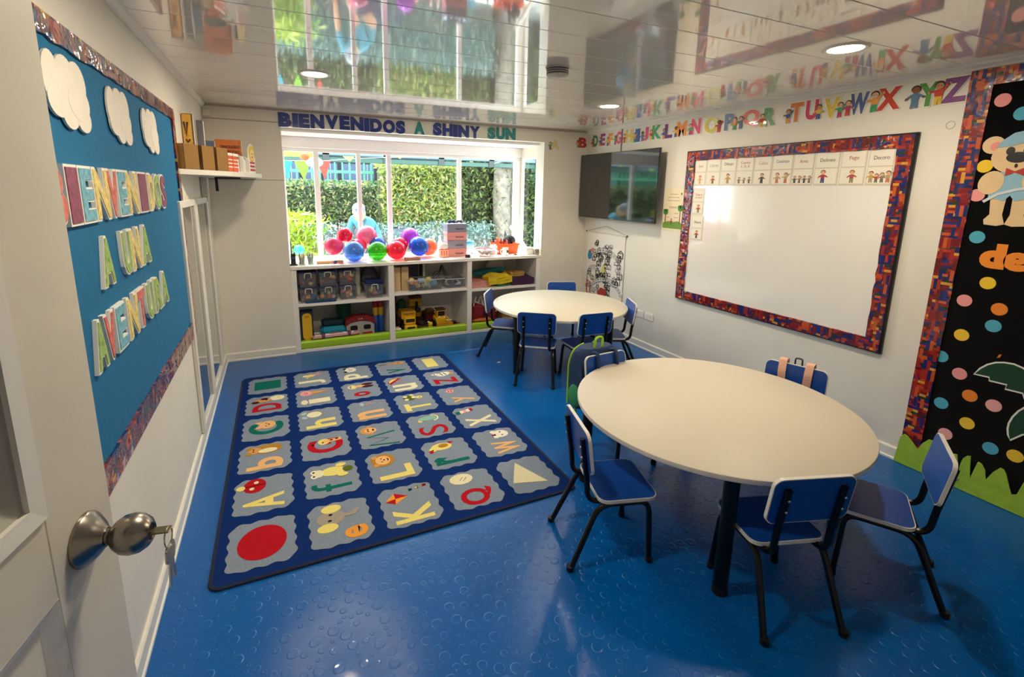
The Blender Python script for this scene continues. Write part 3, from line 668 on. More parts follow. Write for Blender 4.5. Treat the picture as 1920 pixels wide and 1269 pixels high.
o = MB(); o.X = X0; o.ell(0, .128, .012, .007, .0075, .0085, 10).build('mouth', mat('#c22a2a', .5), t)
for k in range(3):
    o = MB(); o.X = X0; o.span(-.05, .05, .02+.028*k, .036+.028*k, .004, .006); o.build('red_stripe', mat('#c2232c', .6), t)
def book(name, px, py, w, d, h, col, lab, tilt=0, sub=None, rz=0):
    t = thing(name, lab, 'book', (px, py, 1.7525), R(rz), 'books on the corner shelf')
    Rm = Matrix.Rotation(R(tilt), 4, 'X')
    o = MB(); o.X = Rm; o.span(-w/2, w/2, -d/2, d/2, 0, h, .002); o.build('cover', mat(col, .45, noise=.1, scale=20), t)
    o = MB(); o.X = Rm; o.span(-w/2+.003, w/2+.0015, -d/2+.003, d/2-.003, .003, h-.003); o.build('pages', PAPER, t)
    if sub: sub(t, Rm)
    return t
def tall_art(t, Rm):
    o = MB(); o.X = Rm; o.span(-.03, .022, -.0225, -.0185, .14, .36); o.build('yellow_cover_art', mat('#d9a441', .5, noise=.2, scale=60), t)
    o = MB(); o.X = Rm @ Matrix.Rotation(R(90), 4, 'X'); o.stroke([(-.02, .31), (-.01, .22), (0, .31)], .012, .0225, .0245).stroke([(-.015, .2), (-.006, .18), (.008, .2)], .012, .0225, .0245); o.build('cover_print', mat('#4a2f1c', .6), t)
book('tall_book', .036, -1.15, .062, .035, .365, '#5b5650', 'tall grey book with yellow front at the board edge', -2, tall_art)
book('thick_book', .096, -1.08, .04, .04, .335, '#6c6b70', 'tall grey patterned book leaning beside the yellow-fronted one', -3)
book('blue_book', .115, -.86, .08, .03, .22, '#5f7488', 'blue grey book standing behind the brown files')
def dino(t, Rm):
    X = Rm @ T_((0, -.017, 0)) @ Matrix.Rotation(R(90), 4, 'X')
    text_obj('title', 'DINOSAURIO', mat('#7a2418', .6), t, X @ T_((.015, .20, 0)), w=.14, h=.024, depth=.0015, bold=.02)
    text_obj('title', 'APESTOSO', mat('#7a2418', .6), t, X @ T_((.025, .16, 0)), w=.11, h=.024, depth=.0015, bold=.02)
    o = MB(); o.X = X; o.ell(-.01, .05, .07, .035, 0, .0015, 20).build('green_picture', mat('#4d6a2f', .6), t)
book('orange_book', .21, -.42, .19, .03, .27, '#e0803c', 'orange story book with dark red title facing the room', -3, dino)
book('teal_book', .345, -.40, .03, .06, .14, '#1f5f66', 'small teal book at the rounded end of the shelf')

# ================================================================ the open door
DP = mat('#e2dccb', .35, noise=.03, scale=4, coat=.2, name='door_paint')
DW = mat('#f2efe8', .35, name='door_bead_paint')
dang = R(-102); DX = Matrix.Translation((.205, -3.958, 0)) @ Matrix.Rotation(dang, 4, 'Z')   # local x runs from the free edge to the hinge, y+ is the room face
door = bpy.data.objects.new('door_1', None); COL.objects.link(door); door.matrix_local = DX; struct(door)
DT = .04
for nm, a in (('stile', (0, .165, 0, 2.03)), ('stile', (.645, .81, 0, 2.03)), ('rail', (.165, .645, .01, .16)), ('lock_rail', (.165, .645, .99, 1.138)), ('rail', (.165, .645, 1.86, 2.03))):
    MB().span(a[0], a[1], -DT, 0, a[2], a[3], .002).build(nm, DP, door)
MB().span(.165, .645, -DT+.012, -.016, .16, .99).build('panel', DP, door)
def bead(x0, x1, z0, z1, w, y0, y1, m, name):
    """mitred sloping bead around an opening: outer edge at y0, inner edge at y1"""
    O = [(x0, z0), (x1, z0), (x1, z1), (x0, z1)]; I = [(x0+w, z0+w), (x1-w, z0+w), (x1-w, z1-w), (x0+w, z1-w)]
    for i in range(4):
        j = (i+1) % 4
        MB().add([(O[i][0], y0, O[i][1]), (O[j][0], y0, O[j][1]), (I[j][0], y1, I[j][1]), (I[i][0], y1, I[i][1]), (O[i][0], -DT/2, O[i][1]), (O[j][0], -DT/2, O[j][1]), (I[j][0], -DT/2, I[j][1]), (I[i][0], -DT/2, I[i][1])],
                 [(0, 1, 2, 3), (7, 6, 5, 4), (0, 4, 5, 1), (1, 5, 6, 2), (2, 6, 7, 3), (3, 7, 4, 0)]).build(name, m, door)
bead(.165, .645, .16, .99, .028, 0, -.0155, DW, 'panel_bead')
bead(.165, .645, 1.138, 1.86, .03, .006, .004, DW, 'glazing_bead')
bead(.195, .615, 1.168, 1.83, .026, -.004, -.018, mat('#a9a79c', .4), 'inner_bead')
MB().span(.22, .59, -.024, -.02, 1.192, 1.806).build('glass_pane', mat('#20120c', .06, coat=1, name='dark_glass'), door)
for z in (.25, 1.05, 1.8): MB().lathe([(.008, -.05), (.008, .05)], 10, T_((.818, -.005, z))).build('hinge', mat('#b8b0a2', .3, 1.0), door)
STEEL = mat('#9c948a', .26, 1.0, name='brushed_steel')
KX = T_((.085, 0, 1.035)) @ Matrix.Rotation(R(-90), 4, 'X') @ Matrix.Scale(1.16, 4)
kn = MB().lathe([(.0405, 0), (.041, .003), (.039, .007), (.026, .020), (.0165, .027), (.0145, .030)], 32, KX).build('knob_rose', STEEL, door, smooth=True)
MB().lathe([(.0125, .028), (.0125, .034), (.0135, .036), (.022, .043), (.0285, .053), (.0305, .064), (.0285, .076), (.022, .086), (.0145, .091), (.012, .090), (.011, .086)], 32, KX).build('knob', STEEL, kn, smooth=True)
MB().lathe([(.011, .084), (.011, .0885)], 20, KX).build('key_plug', mat('#3a342c', .3, 1.0), kn)
BRASS = mat('#8d8468', .35, 1.0)
o = MB(); o.X = KX; o.box((0, 0, .104), (.018, .0025, .026), .001); o.box((0, 0, .088), (.008, .002, .012)); kk = o.build('key', BRASS, kn)
key_t = thing('key_ring', 'small ring with two hanging keys on the door knob', 'keys', frame=DX @ T_((.085, .13, 1.022)) @ Matrix.Scale(1.45, 4))
o = MB(); o.tube([(.011*math.cos(t*.5236), 0, -.002+.013*math.sin(t*.5236)) for t in range(12)], .0009, 6, closed=True); o.build('ring', mat('#c9c2b4', .25, 1.0), key_t, smooth=True)
for sx, a in ((-.002, 7), (.003, -10)):
    o = MB(); o.X = T_((sx, sx*.6, -.013)) @ Matrix.Rotation(R(a), 4, 'Y'); o.prism([(0, 0)]*0 or rrect(.022, .020, .006), -.001, .001)
    o.v = []; o.f = []; o.mi = []
    o.X = T_((sx, sx*.6, -.013)) @ Matrix.Rotation(R(a), 4, 'Y') @ Matrix.Rotation(R(90), 4, 'X')
    o.prism(rrect(.024, .019, .006, 4, 0, -.010), -.001, .001); o.prism([(-.0035, -.019), (.0035, -.019), (.0035, -.05), (0, -.053), (-.0035, -.048), (-.002, -.043), (-.0035, -.038), (-.002, -.034), (-.0035, -.03)], -.0009, .0009)
    o.build('hanging_key', mat('#cfc8bc', .25, 1.0), key_t)
# ================================================================ right wall
WB = mat('#f1eee6', .12, coat=.8, name='whiteboard_enamel')
wbd = thing('whiteboard', 'large whiteboard with brick print border and picture cards on the right wall', 'whiteboard', frame=FR(-1.604, .65, 0))
ww, wh = 1.765, 1.37
MB().span(.01, ww-.01, .01, wh-.01, .001, .014).build('writing_surface', WB, wbd)
for a in ((0, ww, 0, .012), (0, ww, wh-.012, wh), (0, .012, .012, wh-.012), (ww-.018, ww, .012, wh-.012)): MB().span(*a, .001, .022, .002).build('frame_bar', BLACK, wbd)
wavy('border_strip', 'h', wh-.085, wh-.008, .01, ww-.015, BORDER, wbd, .005, .0235)
wavy('border_strip', 'h', .088, .008, .01, ww-.015, BORDER, wbd, .003, .0235)
wavy('border_strip', 'v', .098, .01, .01, wh-.01, BORDER_FOIL, wbd, .008, .024)
wavy('border_strip', 'v', ww-.098, ww-.015, .01, wh-.01, BORDER, wbd, .006, .024)
CARDM = mat('#f0e9d8', .5, name='card_paper'); SLEEVE = mat('#d9cfb9', .25, name='sleeve_plastic')
INK = {'red': mat('#a33a30', .7), 'dark': mat('#4a4440', .7), 'green': mat('#8aa088', .7), 'or': mat('#c08a4a', .7), 'blue': mat('#3d4a72', .7)}
SKIN = mat('#e8b48c', .7); HAIR = mat('#3a2418', .7); HAIRR = mat('#8a4022', .7)
PALS = [(SKIN, HAIRR, mat('#e0b070', .7), mat('#d8a878', .7)), (SKIN, HAIR, mat('#c2483c', .7), mat('#4a6a3c', .7)), (SKIN, HAIR, mat('#c8a44a', .7), mat('#a89a80', .7)), (SKIN, HAIR, mat('#8a7a6c', .7), mat('#6a5a50', .7)),
        (SKIN, HAIR, mat('#5a5650', .7), mat('#3a3a40', .7)), (SKIN, HAIR, mat('#b8a070', .7), mat('#c86a5a', .7)), (SKIN, HAIRR, mat('#b23a40', .7), mat('#3c4a7a', .7)), (SKIN, HAIRR, mat('#b24a44', .7), mat('#8a8a5a', .7))]
def kid(name, parent, frame, s, pal, pose=0, z=0.0):
    """flat printed child: head, hair, shirt, trousers, arms"""
    b = MB(); k = s
    b.m = 3; b.prism([(-.16*k, .0), (-.02*k, .0), (.0, .3*k), (.02*k, .0), (.16*k, .0), (.13*k, .42*k), (-.13*k, .42*k)], z, z+.0006)
    b.m = 2; b.prism([(-.15*k, .36*k), (.15*k, .36*k), (.17*k, .62*k), (.07*k, .68*k), (-.07*k, .68*k), (-.17*k, .62*k)], z, z+.0009)
    a = .1 if pose == 0 else .55
    b.stroke([(-.14*k, .6*k), (-.34*k, (.42+a*.3)*k)], .1*k, z, z+.0008); b.stroke([(.14*k, .6*k), (.34*k, (.42+a)*k*.9)], .1*k, z, z+.0008)
    b.m = 0; b.ell(-.36*k, (.40+a*.3)*k, .06*k, .06*k, z, z+.0008, 8).ell(.36*k, (.42+a)*k*.9, .06*k, .06*k, z, z+.0008, 8)
    b.m = 1; b.ell(0, .86*k, .2*k, .17*k, z, z+.0009, 14)
    b.m = 0; b.ell(0, .81*k, .16*k, .145*k, z, z+.0013, 14)
    b.m = 1; b.ell(-.06*k, .82*k, .02*k, .025*k, z, z+.0016, 6).ell(.06*k, .82*k, .02*k, .025*k, z, z+.0016, 6)
    return b.build(name, list(pal), parent, frame=frame)
def wcard(y0, y1, zb, zm, zt, word, ink, figs, lab):
    """word card above its picture card, in a clear sleeve"""
    w = abs(y1-y0)
    t = thing('picture_card', lab, 'card', frame=FR(y0, zb, .0145), group='picture cards on the whiteboard')
    MB().span(0, w, 0, zt-zb, 0, .0012).build('sleeve', SLEEVE, t)
    MB().span(.005, w-.008, zm-zb+.004, zt-zb-.004, .0012, .0024).build('word_paper', CARDM, t)
    MB().span(.005, w-.008, .012, zm-zb-.004, .0012, .0024).build('picture_paper', CARDM, t)
    lines = word.split('\n')
    for i, ln in enumerate(lines):
        hh = .024 if len(lines) == 1 else .019
        tw = min(w*.62, .0145*len(ln)); zz = zm-zb+(.042 if len(lines) == 1 else .055-.03*i)
        text_obj('printed_word', ln, INK[ink], t, T_((w/2, zz, .0024)), w=tw, h=hh*(1.25 if any(c in ln for c in 'gjpy') else 1), depth=.0005)
    for j, (fx, fs, pi) in enumerate(figs): kid('printed_child', t, T_((w*fx, .018, .0024)), fs, PALS[pi], j % 2)
cards = [(-1.71, -1.835, 'Leo', 'red', [(.5, .07, 0)]), (-1.84, -1.985, 'Coloreo', 'green', [(.5, .065, 1)]), (-1.99, -2.14, 'Dibujo', 'dark', [(.5, .08, 2)]), (-2.145, -2.30, 'Cuento\n1,2,3', 'red', [(.2, .05, 3), (.5, .045, 3), (.8, .05, 3)]),
         (-2.305, -2.455, 'Calco', 'or', [(.5, .075, 4)]), (-2.46, -2.62, 'Construyo', 'blue', [(.3, .075, 5), (.72, .075, 5)]), (-2.625, -2.775, 'Armo', 'red', [(.14, .05, 4), (.38, .05, 3), (.62, .05, 4), (.86, .05, 3)]), (-2.785, -2.945, 'Delineo', 'dark', [(.38, .085, 6)]),
         (-2.955, -3.11, 'Pego', 'red', [(.5, .08, 7)]), (-3.12, -3.265, 'Decoro', 'dark', [(.18, .07, 2), (.4, .055, 1), (.62, .06, 3), (.85, .07, 5)])]
for (a, b_, w_, ink, fg) in cards:
    wcard(a, b_, 1.712, 1.83, 1.94, w_, ink, fg, 'white card reading %s over its picture, top row of the whiteboard' % w_.replace('\n', ' '))
wcard(-1.715, -1.84, 1.455, 1.57, 1.69, 'Cómo te\nva hoy?', 'red', [(.55, .07, 7)], 'card asking Cómo te va hoy below the top row on the whiteboard')
wcard(-1.725, -1.855, 1.225, 1.335, 1.45, 'Observo', 'dark', [(.5, .07, 6)], 'card reading Observo, lowest on the left of the whiteboard')
# ---------------------------------------------------------------- alphabet cut-outs
ALPH = [('D', -.08, -.21, '#3f8a5a'), ('E', -.23, -.345, '#9a3f72'), ('F', -.375, -.48, '#e79a4a'), ('G', -.51, -.63, '#dc5a78'), ('H', -.66, -.81, '#e2c34a'), ('I', -.83, -.93, '#3d5fa0'), ('J', -.95, -1.055, '#d8506c'), ('K', -1.07, -1.235, '#46a06a'),
        ('L', -1.25, -1.385, '#6a3a78'), ('M', -1.40, -1.56, '#ea8f4a'), ('N', -1.58, -1.72, '#de5578'), ('O', -1.75, -1.94, '#d6c64e'), ('P', -1.96, -2.085, '#46557e'), ('Q', -2.10, -2.29, '#de5a48'), ('R', -2.30, -2.43, '#4f8f56'),
        ('T', -2.51, -2.64, '#d9782e'), ('U', -2.65, -2.765, '#cf3560'), ('V', -2.775, -2.91, '#e0c43c'), ('W', -2.92, -3.065, '#44608e'), ('X', -3.07, -3.24, '#c8402e'), ('Y', -3.29, -3.43, '#4f9440'), ('Z', -3.40, -3.555, '#7a3a78')]
CNAME = {'D': 'green', 'E': 'plum', 'F': 'orange', 'G': 'pink', 'H': 'yellow', 'I': 'blue', 'J': 'pink', 'K': 'green', 'L': 'purple', 'M': 'orange', 'N': 'pink', 'O': 'yellow', 'P': 'slate blue', 'Q': 'red', 'R': 'green', 'T': 'orange', 'U': 'crimson', 'V': 'yellow', 'W': 'blue', 'X': 'red', 'Y': 'green', 'Z': 'purple', 'A': 'cream', 'B': 'red'}
CLOTH = ['#c8402e', '#3d5fa0', '#e0b83c', '#46a06a', '#b23a6a', '#e79a4a', '#5a7a9a']
def alpha(ch, frame, w, h, col, i, where):
    t = thing('alphabet_letter', '%s cut-out letter %s with a child figure, %s' % (CNAME[ch], ch, where), 'letter', frame=frame, group='alphabet cut-outs along the ceiling')
    right = ch in 'OPTVQU'
    lw = w*.82; lx = w*(.57 if not right else .43)
    if ch in 'TQXYZRB': lx = w*.6
    text_obj('letter_backing', ch, WHITEPAPER, t, T_((lx, 0, .002)), w=lw+.008, h=h, depth=.003, bold=.07)
    text_obj('letter_face', ch, mat(col, .4, noise=.12, scale=60, coat=.3), t, T_((lx, .006, .005)), w=lw-.008, h=h-.012, depth=.002, bold=.045)
    pal = (mat(random.choice(['#e8b48c', '#c98a5c', '#8a5a3a']), .6), HAIR, mat(CLOTH[i % 7], .6), mat(CLOTH[(i*3+2) % 7], .6))
    kid('child_figure', t, T_((w*(.14 if lx > w/2 else .86), 0.004, .007)), h*(.66 if ch not in 'YZX' else .86), pal, i % 2)
for i, (ch, a, b_, col) in enumerate(ALPH):
    alpha(ch, FR(a, 2.16+.004*math.sin(i*2.1), .0), abs(b_-a), .145, col, i, 'along the right wall under the ceiling')
alpha('A', FB(3.475, 2.115), .155, .13, '#d8c884', 3, 'on the back wall beside the bay window')
alpha('B', FB(3.855, 2.155), .15, .13, '#b8281e', 5, 'in the back right corner')
# ---------------------------------------------------------------- television
tv = thing('television', 'black flat television on a bracket in the back right corner', 'television', frame=FR(-.045, 1.345, 0))
tvw, tvh = 1.315, .725
MB().span(.06, tvw-.06, .06, tvh-.06, .085, .105, .006).build('back_shell', mat('#141416', .5), tv)
MB().span(0, tvw, 0, tvh, .098, .122, .004).build('bezel', mat('#0a0a0b', .22, coat=.6), tv)
MB().span(.008, tvw-.008, .016, tvh-.008, .122, .1228).build('screen', mat('#08090b', .045, coat=1.0, name='tv_screen'), tv)
MB().span(tvw/2-.03, tvw/2+.03, .003, .011, .122, .1226).build('maker_mark', mat('#8a8a8a', .3, 1.0), tv)
MB().span(.4, .9, .2, .5, .002, .012).span(.45, .5, .15, .55, .012, .085).span(.8, .85, .15, .55, .012, .085).build('wall_bracket', BLACK, tv)
cd = MB().tube([(W-.006, -.63, 2.16), (W-.007, -.633, 2.10), (W-.006, -.64, 2.06)], .005, 6).tube([(W-.006, -.633, H-.03), (W-.006, -.635, 2.16)], .005, 6).build('cable_run', mat('#6a625a', .6)); tag(cd, 'thin grey cable running from ceiling to television', 'cable')
# ---------------------------------------------------------------- paper poster beside the whiteboard
po = thing('paper_poster', 'small cream poster with green trees between television and whiteboard', 'poster', frame=FR(-1.335, 1.285, 0))
MB().span(0, .262, 0, .40, .001, .003).build('sheet', mat('#efe0c0', .5, noise=.03, scale=10), po)
o = MB(); o.prism([(.01, .02), (.252, .02), (.252, .075), (.2, .095), (.14, .085), (.08, .09), (.01, .07)], .003, .0036); o.build('green_hill', mat('#6f9a3c', .6), po)
for x, h in ((.04, .17), (.225, .21)):
    MB().prism([(x-.006, .07), (x+.006, .07), (x+.004, h), (x-.004, h)], .003, .0038).build('tree_trunk', mat('#7a4a2a', .6), po)
    o = MB(); o.ell(x, h, .03, .022, .003, .0042, 12).ell(x-.012, h+.016, .022, .02, .003, .0044, 10).ell(x+.012, h+.02, .02, .018, .003, .0044, 10); o.build('tree_crown', mat('#4f8a34', .6), po)
kid('printed_child', po, T_((.12, .06, .0037)), .055, PALS[1])
for z, a, b_ in ((.345, .08, .18), (.315, .05, .2), (.285, .05, .21), (.225, .08, .18), (.215, .08, .18), (.165, .05, .09), (.165, .15, .2), (.125, .05, .09), (.125, .15, .2)): MB().span(a, b_, z, z+.006, .003, .0034).build('text_line', mat('#b8a88c', .7), po)
MB().ell(.225, .352, .008, .011, .003, .004, 8).build('little_tree_mark', mat('#3a4a3a', .6), po)
# ---------------------------------------------------------------- colouring banner
bn = thing('wall_banner', 'white colouring banner of roads and houses hanging in the corner', 'banner', frame=FR(-.11, .33, 0))
bw, bh = .70, .84
o = MB(); nx = 10; vs = []; fs = []
for j in range(9):
    for i in range(nx+1): vs.append((bw*i/nx, bh*j/8, .012+.004*math.sin(i*.9+j*.3)))
fs = [(j*(nx+1)+i, j*(nx+1)+i+1, (j+1)*(nx+1)+i+1, (j+1)*(nx+1)+i) for j in range(8) for i in range(nx)]
o.add(vs, fs); cl = o.build('cloth', mat('#efe9e0', .8, bump=.1, bscale=300), bn, smooth=True)
MB().tube([(-.02, bh, .012), (bw+.02, bh, .012)], .008, 8).build('top_rod', mat('#d8cfc4', .5), bn)
MB().tube([(-.02, 0.0, .012), (bw+.02, 0.0, .012)], .008, 8).build('bottom_rod', mat('#d8cfc4', .5), bn)
for x in (-.024, bw+.024): MB().ball((x, bh, .012), .012, 8, 6).build('rod_end', mat('#6a5a4a', .5), bn)
MB().tube([(0, bh+.006, .01), (bw/2, bh+.085, .006), (bw, bh+.006, .01)], .002, 5).build('hanging_cord', mat('#5a524a', .8), bn)
LINE = mat('#4a4848', .8); zb_ = .0175
def print_(name, f, m): o = MB(); f(o); o.build(name, m, cl)
def road(pts, w):
    print_('road', lambda o: o.stroke(pts, w, 0, zb_-.0008), mat('#dcdad8', .8))
    print_('road_edge', lambda o: [o.stroke([(x+dx, y+dy) for x, y in pts], .004, 0, zb_) for dx, dy in ((0, w/2), (0, -w/2))], LINE)
    print_('road_dashes', lambda o: [o.stroke([pts[i], ((pts[i][0]+pts[i+1][0])/2, (pts[i][1]+pts[i+1][1])/2)], .008, 0, zb_+.0003) for i in range(len(pts)-1)], LINE)
def arc(cx, cy, rx, ry, a0, a1, n=14): return [(cx+rx*math.cos(R(a0+(a1-a0)*i/n)), cy+ry*math.sin(R(a0+(a1-a0)*i/n))) for i in range(n+1)]
road(arc(.35, .44, .30, .20, 150, -20, 16), .05); road(arc(.40, .10, .30, .20, 160, 20), .05); road(arc(.16, .28, .13, .14, 60, 300), .045)
def house(o, x, y, w, h): o.stroke([(x, y), (x+w, y), (x+w, y+h), (x+w/2, y+h*1.5), (x, y+h), (x, y), (x+w, y)], .005, 0, zb_+.0004); o.stroke([(x, y+h), (x+w, y+h)], .005, 0, zb_+.0004); o.stroke([(x+w*.35, y), (x+w*.35, y+h*.5), (x+w*.6, y+h*.5), (x+w*.6, y)], .004, 0, zb_+.0004)
rnd = random.Random(5)
for k in range(64):
    x, y = rnd.uniform(.03, .62), rnd.uniform(.05, .70); q = rnd.random()
    if q < .5: print_('house_drawing', lambda o: house(o, x, y, rnd.uniform(.05, .09), rnd.uniform(.04, .07)), LINE)
    elif q < .8: print_('tree_drawing', lambda o: (o.ring(x, y+.05, .025, .021, 0, zb_+.0004, n=12), o.stroke([(x, y), (x, y+.03)], .005, 0, zb_+.0004)), LINE)
    else: print_('car_drawing', lambda o: (o.stroke([(x, y), (x+.06, y), (x+.06, y+.02), (x+.045, y+.035), (x+.015, y+.035), (x, y+.02), (x, y)], .005, 0, zb_+.0004), o.ell(x+.015, y, .008, .008, 0, zb_+.0005, 8), o.ell(x+.045, y, .008, .008, 0, zb_+.0005, 8)), LINE)
RD = mat('#b03a34', .8)
print_('red_house', lambda o: o.prism([(.27, .05), (.42, .05), (.42, .13), (.43, .18), (.31, .19), (.25, .13)], 0, zb_+.001), RD)
print_('red_tower', lambda o: (o.stroke([(.03, .1), (.1, .05), (.1, .22), (.03, .24), (.03, .1)], .02, 0, zb_+.001),), RD)
print_('blue_patch', lambda o: o.ell(.06, .55, .035, .05, 0, zb_+.001, 14), mat('#2f86b8', .8))
print_('red_patch', lambda o: o.ell(.12, .62, .03, .025, 0, zb_+.001, 12), mat('#d88a80', .8))
print_('yellow_patch', lambda o: o.prism([(.3, .40), (.35, .47), (.38, .40), (.34, .36)], 0, zb_+.001), mat('#d8cf6a', .8))
# ---------------------------------------------------------------- sockets
for y0, lab in ((-1.055, 'white wall socket plate nearer the corner'), (-1.20, 'white wall socket plate nearer the whiteboard')):
    t = thing('wall_socket', lab, 'socket', frame=FR(y0, .33, 0), group='wall sockets')
    MB().span(0, .118, 0, .075, .001, .009, .003).build('plate', WHITE, t)
    for x in (.035, .083): MB().span(x-.017, x+.017, .018, .057, .009, .0105, .001).build('outlet', mat('#e2ddd4', .4), t); 
# ---------------------------------------------------------------- black felt panel
FELT = mat('#050506', .95, noise=.3, scale=200, spec=.1, sheen=.15, name='black_felt')
pn = thing('felt_board', 'tall black felt panel with brick print border at the right edge', 'felt panel', frame=FR(-3.555, .06, 0))
pw, ph = 1.75, 2.255
MB().span(.01, pw-.01, .0, ph-.01, .001, .008).build('felt_sheet', FELT, pn)
wavy('border_strip', 'v', .10, .0, .0, ph, BORDER, pn, .002, .012)
wavy('border_strip', 'v', pw-.10, pw, .0, ph, BORDER, pn, .002, .012)
wavy('border_strip', 'h', ph-.085, ph, .0, pw, BORDER, pn, .002, .0125)
DOTC = {'pink': '#ee9a98', 'blue': '#4fa9c2', 'yellow': '#efc52e', 'orange': '#ee8526', 'rose': '#f2aaa4'}
def py_(y): return -3.555-y
PF = FR(-3.555, 0, .0085)
DOTS = [('pink', -3.704, 2.146), ('blue', -3.789, 2.069), ('yellow', -3.686, 1.812), ('pink', -3.678, 1.659), ('blue', -3.714, 1.434), ('yellow', -3.796, 1.193), ('pink', -3.716, 1.079), ('orange', -3.863, 1.063), ('blue', -3.854, 0.968), ('yellow', -3.734, 0.883), ('blue', -3.665, 0.733), ('pink', -3.760, 0.661), ('orange', -3.822, 0.553), ('blue', -3.707, 0.459), ('rose', -3.924, 0.538), ('yellow', -3.835, 0.392), ('rose', -3.753, 0.286), ('blue', -3.949, 0.298), ('yellow', -4.046, 0.305)]
NEARBY = ['in the top corner of the felt panel', 'at the picture edge above the bear', 'beside the bear\'s arm', 'below the bear\'s arm', 'under the bear\'s foot', 'under the letters de', 'left below the letters de, at mid height', 'at mid height by the picture edge', 'just below the orange mid-height one', 'left of the leaf tip, higher', 'left at the brick border, beside the leaf', 'under the leaf tip', 'between the two leaves, left', 'left at the brick border, low', 'right under the upper leaf', 'low, above the chair back', 'peeping over the chair back', 'low, right of the chair back', 'lowest, at the picture edge']
for i, (c, y, z) in enumerate(DOTS):
    o = MB().lathe([(.0335, 0), (.0335, .0012)], 24).build('felt_dot', mat(DOTC[c], .8), frame=FR(y, z, .0085))
    tag(o, '%s paper dot %s' % ({'rose': 'pale pink'}.get(c, c), NEARBY[i]), 'paper dot', 'paper dots on the felt panel')
# teddy bear applique
BEIGE = mat('#e2c396', .8, noise=.04, scale=20); CAPB = mat('#8fb9cc', .8); PINKF = mat('#e8968a', .8)
def bear():
    t = thing('felt_bear', 'beige felt teddy bear with light blue cap and overalls on the black panel', 'felt bear', frame=FR(-3.81, 1.5, .0085))
    def pt(l): return [(-(y+3.81), z-1.5) for y, z in l]
    def part(nm, m, f, z0=0, z1=.003): o = MB(); f(o, z0, z1); return o.build(nm, m, t)
    for s in (-1, 1):
        part('leg', BEIGE, lambda o, a, b_: o.prism([(s*.012, .15), (s*.075, .15), (s*.065, .06), (s*.085, .03), (s*.08, .005), (s*.03, 0), (s*.0, .01), (s*.015, .06)], a, b_))
        part('arm', BEIGE, lambda o, a, b_: o.ell(s*.085, .225, .05, .062, a, b_, 20, s*.3), .003, .006)
        part('ear', BEIGE, lambda o, a, b_: o.ell(s*.105, .42, .045, .045, a, b_, 18))
        part('inner_ear', PINKF, lambda o, a, b_: o.ell(s*.092, .412, .024, .024, a, b_, 14), .003, .0042)
    part('overalls', CAPB, lambda o, a, b_: o.prism([(-.085, .15), (-.02, .13), (0, .16), (.02, .13), (.085, .15), (.08, .24), (.05, .285), (-.05, .285), (-.08, .24)], a, b_), .002, .005)
    h = part('head', BEIGE, lambda o, a, b_: o.ell(0, .355, .103, .085, a, b_, 28), .004, .007)
    for s in (-1, 1): part('eye', BLACK, lambda o, a, b_: o.ell(s*.032, .385, .017, .021, a, b_, 14), .007, .0085)
    part('nose', BLACK, lambda o, a, b_: o.ell(0, .352, .044, .027, a, b_, 18), .007, .009)
    part('mouth', BLACK, lambda o, a, b_: o.ell(0, .31, .006, .011, a, b_, 10), .007, .0085)
    part('cap', CAPB, lambda o, a, b_: o.prism([(-.09, .405), (-.07, .44), (-.03, .475), (.02, .485), (.07, .465), (.1, .42), (.02, .425), (-.03, .41)], a, b_), .007, .0095)
    part('bow_tie', mat('#b53428', .7), lambda o, a, b_: o.prism([(0, .282), (-.035, .3), (-.035, .26), (0, .276), (.035, .26), (.035, .3)], a, b_), .007, .0085)
    part('ribbon', mat('#cfd6d8', .4), lambda o, a, b_: o.stroke([(-.10, .125), (-.05, .165), (.02, .19), (.08, .2)], .014, a, b_), .006, .0075)
bear()
text_obj('felt_word', 'de', mat('#ef8a24', .7), None, FR(-3.842, 1.272, .0085), w=.2, h=.135, depth=.004, bold=.07)
tag(bpy.data.objects['felt_word'], 'orange word de cut from felt, under the bear', 'lettering')
LEAFG = mat('#123f26', .85, noise=.1, scale=60); OUTL = mat('#e8e6dc', .6)
def leaf(pts, lab):
    c = [(py_(y), z) for y, z in pts]; mx = sum(p[0] for p in c)/len(c); mz = sum(p[1] for p in c)/len(c)
    t = thing('felt_leaf', lab, 'felt leaf', frame=FR(-3.555-mx, mz, .0085), group='felt palm leaves')
    q = [(a-mx, b_-mz) for a, b_ in c]
    MB().prism(q, 0, .002).build('leaf_blade', LEAFG, t)
    MB().stroke(q, .008, 0, .0028, closed=True).build('white_outline', OUTL, t)
leaf([(-3.82, .682), (-3.84, .722), (-3.865, .753), (-3.895, .775), (-3.927, .786), (-3.965, .79), (-3.999, .781), (-4.06, .75), (-4.09, .62), (-4.03, .625), (-4.02, .649), (-3.953, .646), (-3.956, .671), (-3.886, .668), (-3.883, .686)], 'upper dark green felt leaf with white outline and stepped edge')
leaf([(-4.09, .62), (-4.05, .595), (-4.02, .55), (-4.004, .51), (-3.996, .47), (-3.996, .438), (-4.003, .405), (-4.015, .381), (-4.055, .433), (-4.11, .46)], 'lower dark green felt leaf with white outline at the picture edge')
o = MB().prism([(0, 0), (.006, .022), (.016, .026), (.012, .008)], 0, .002).build('orange_scrap', mat('#e07a2a', .7), frame=FR(-3.895, .80, .0085)); tag(o, 'tiny orange felt scrap above the upper leaf', 'felt scrap')
GR = mat('#9fc43a', .8, noise=.1, scale=25, bump=.15, bscale=200, name='green_foam')
def grass(pts, lab, off):
    o = MB().prism([(py_(y), z) for y, z in pts], 0, .006).build('grass_cutout', GR, frame=FR(-3.555, 0, off)); tag(o, lab, 'foam grass', 'foam grass along the felt panel')
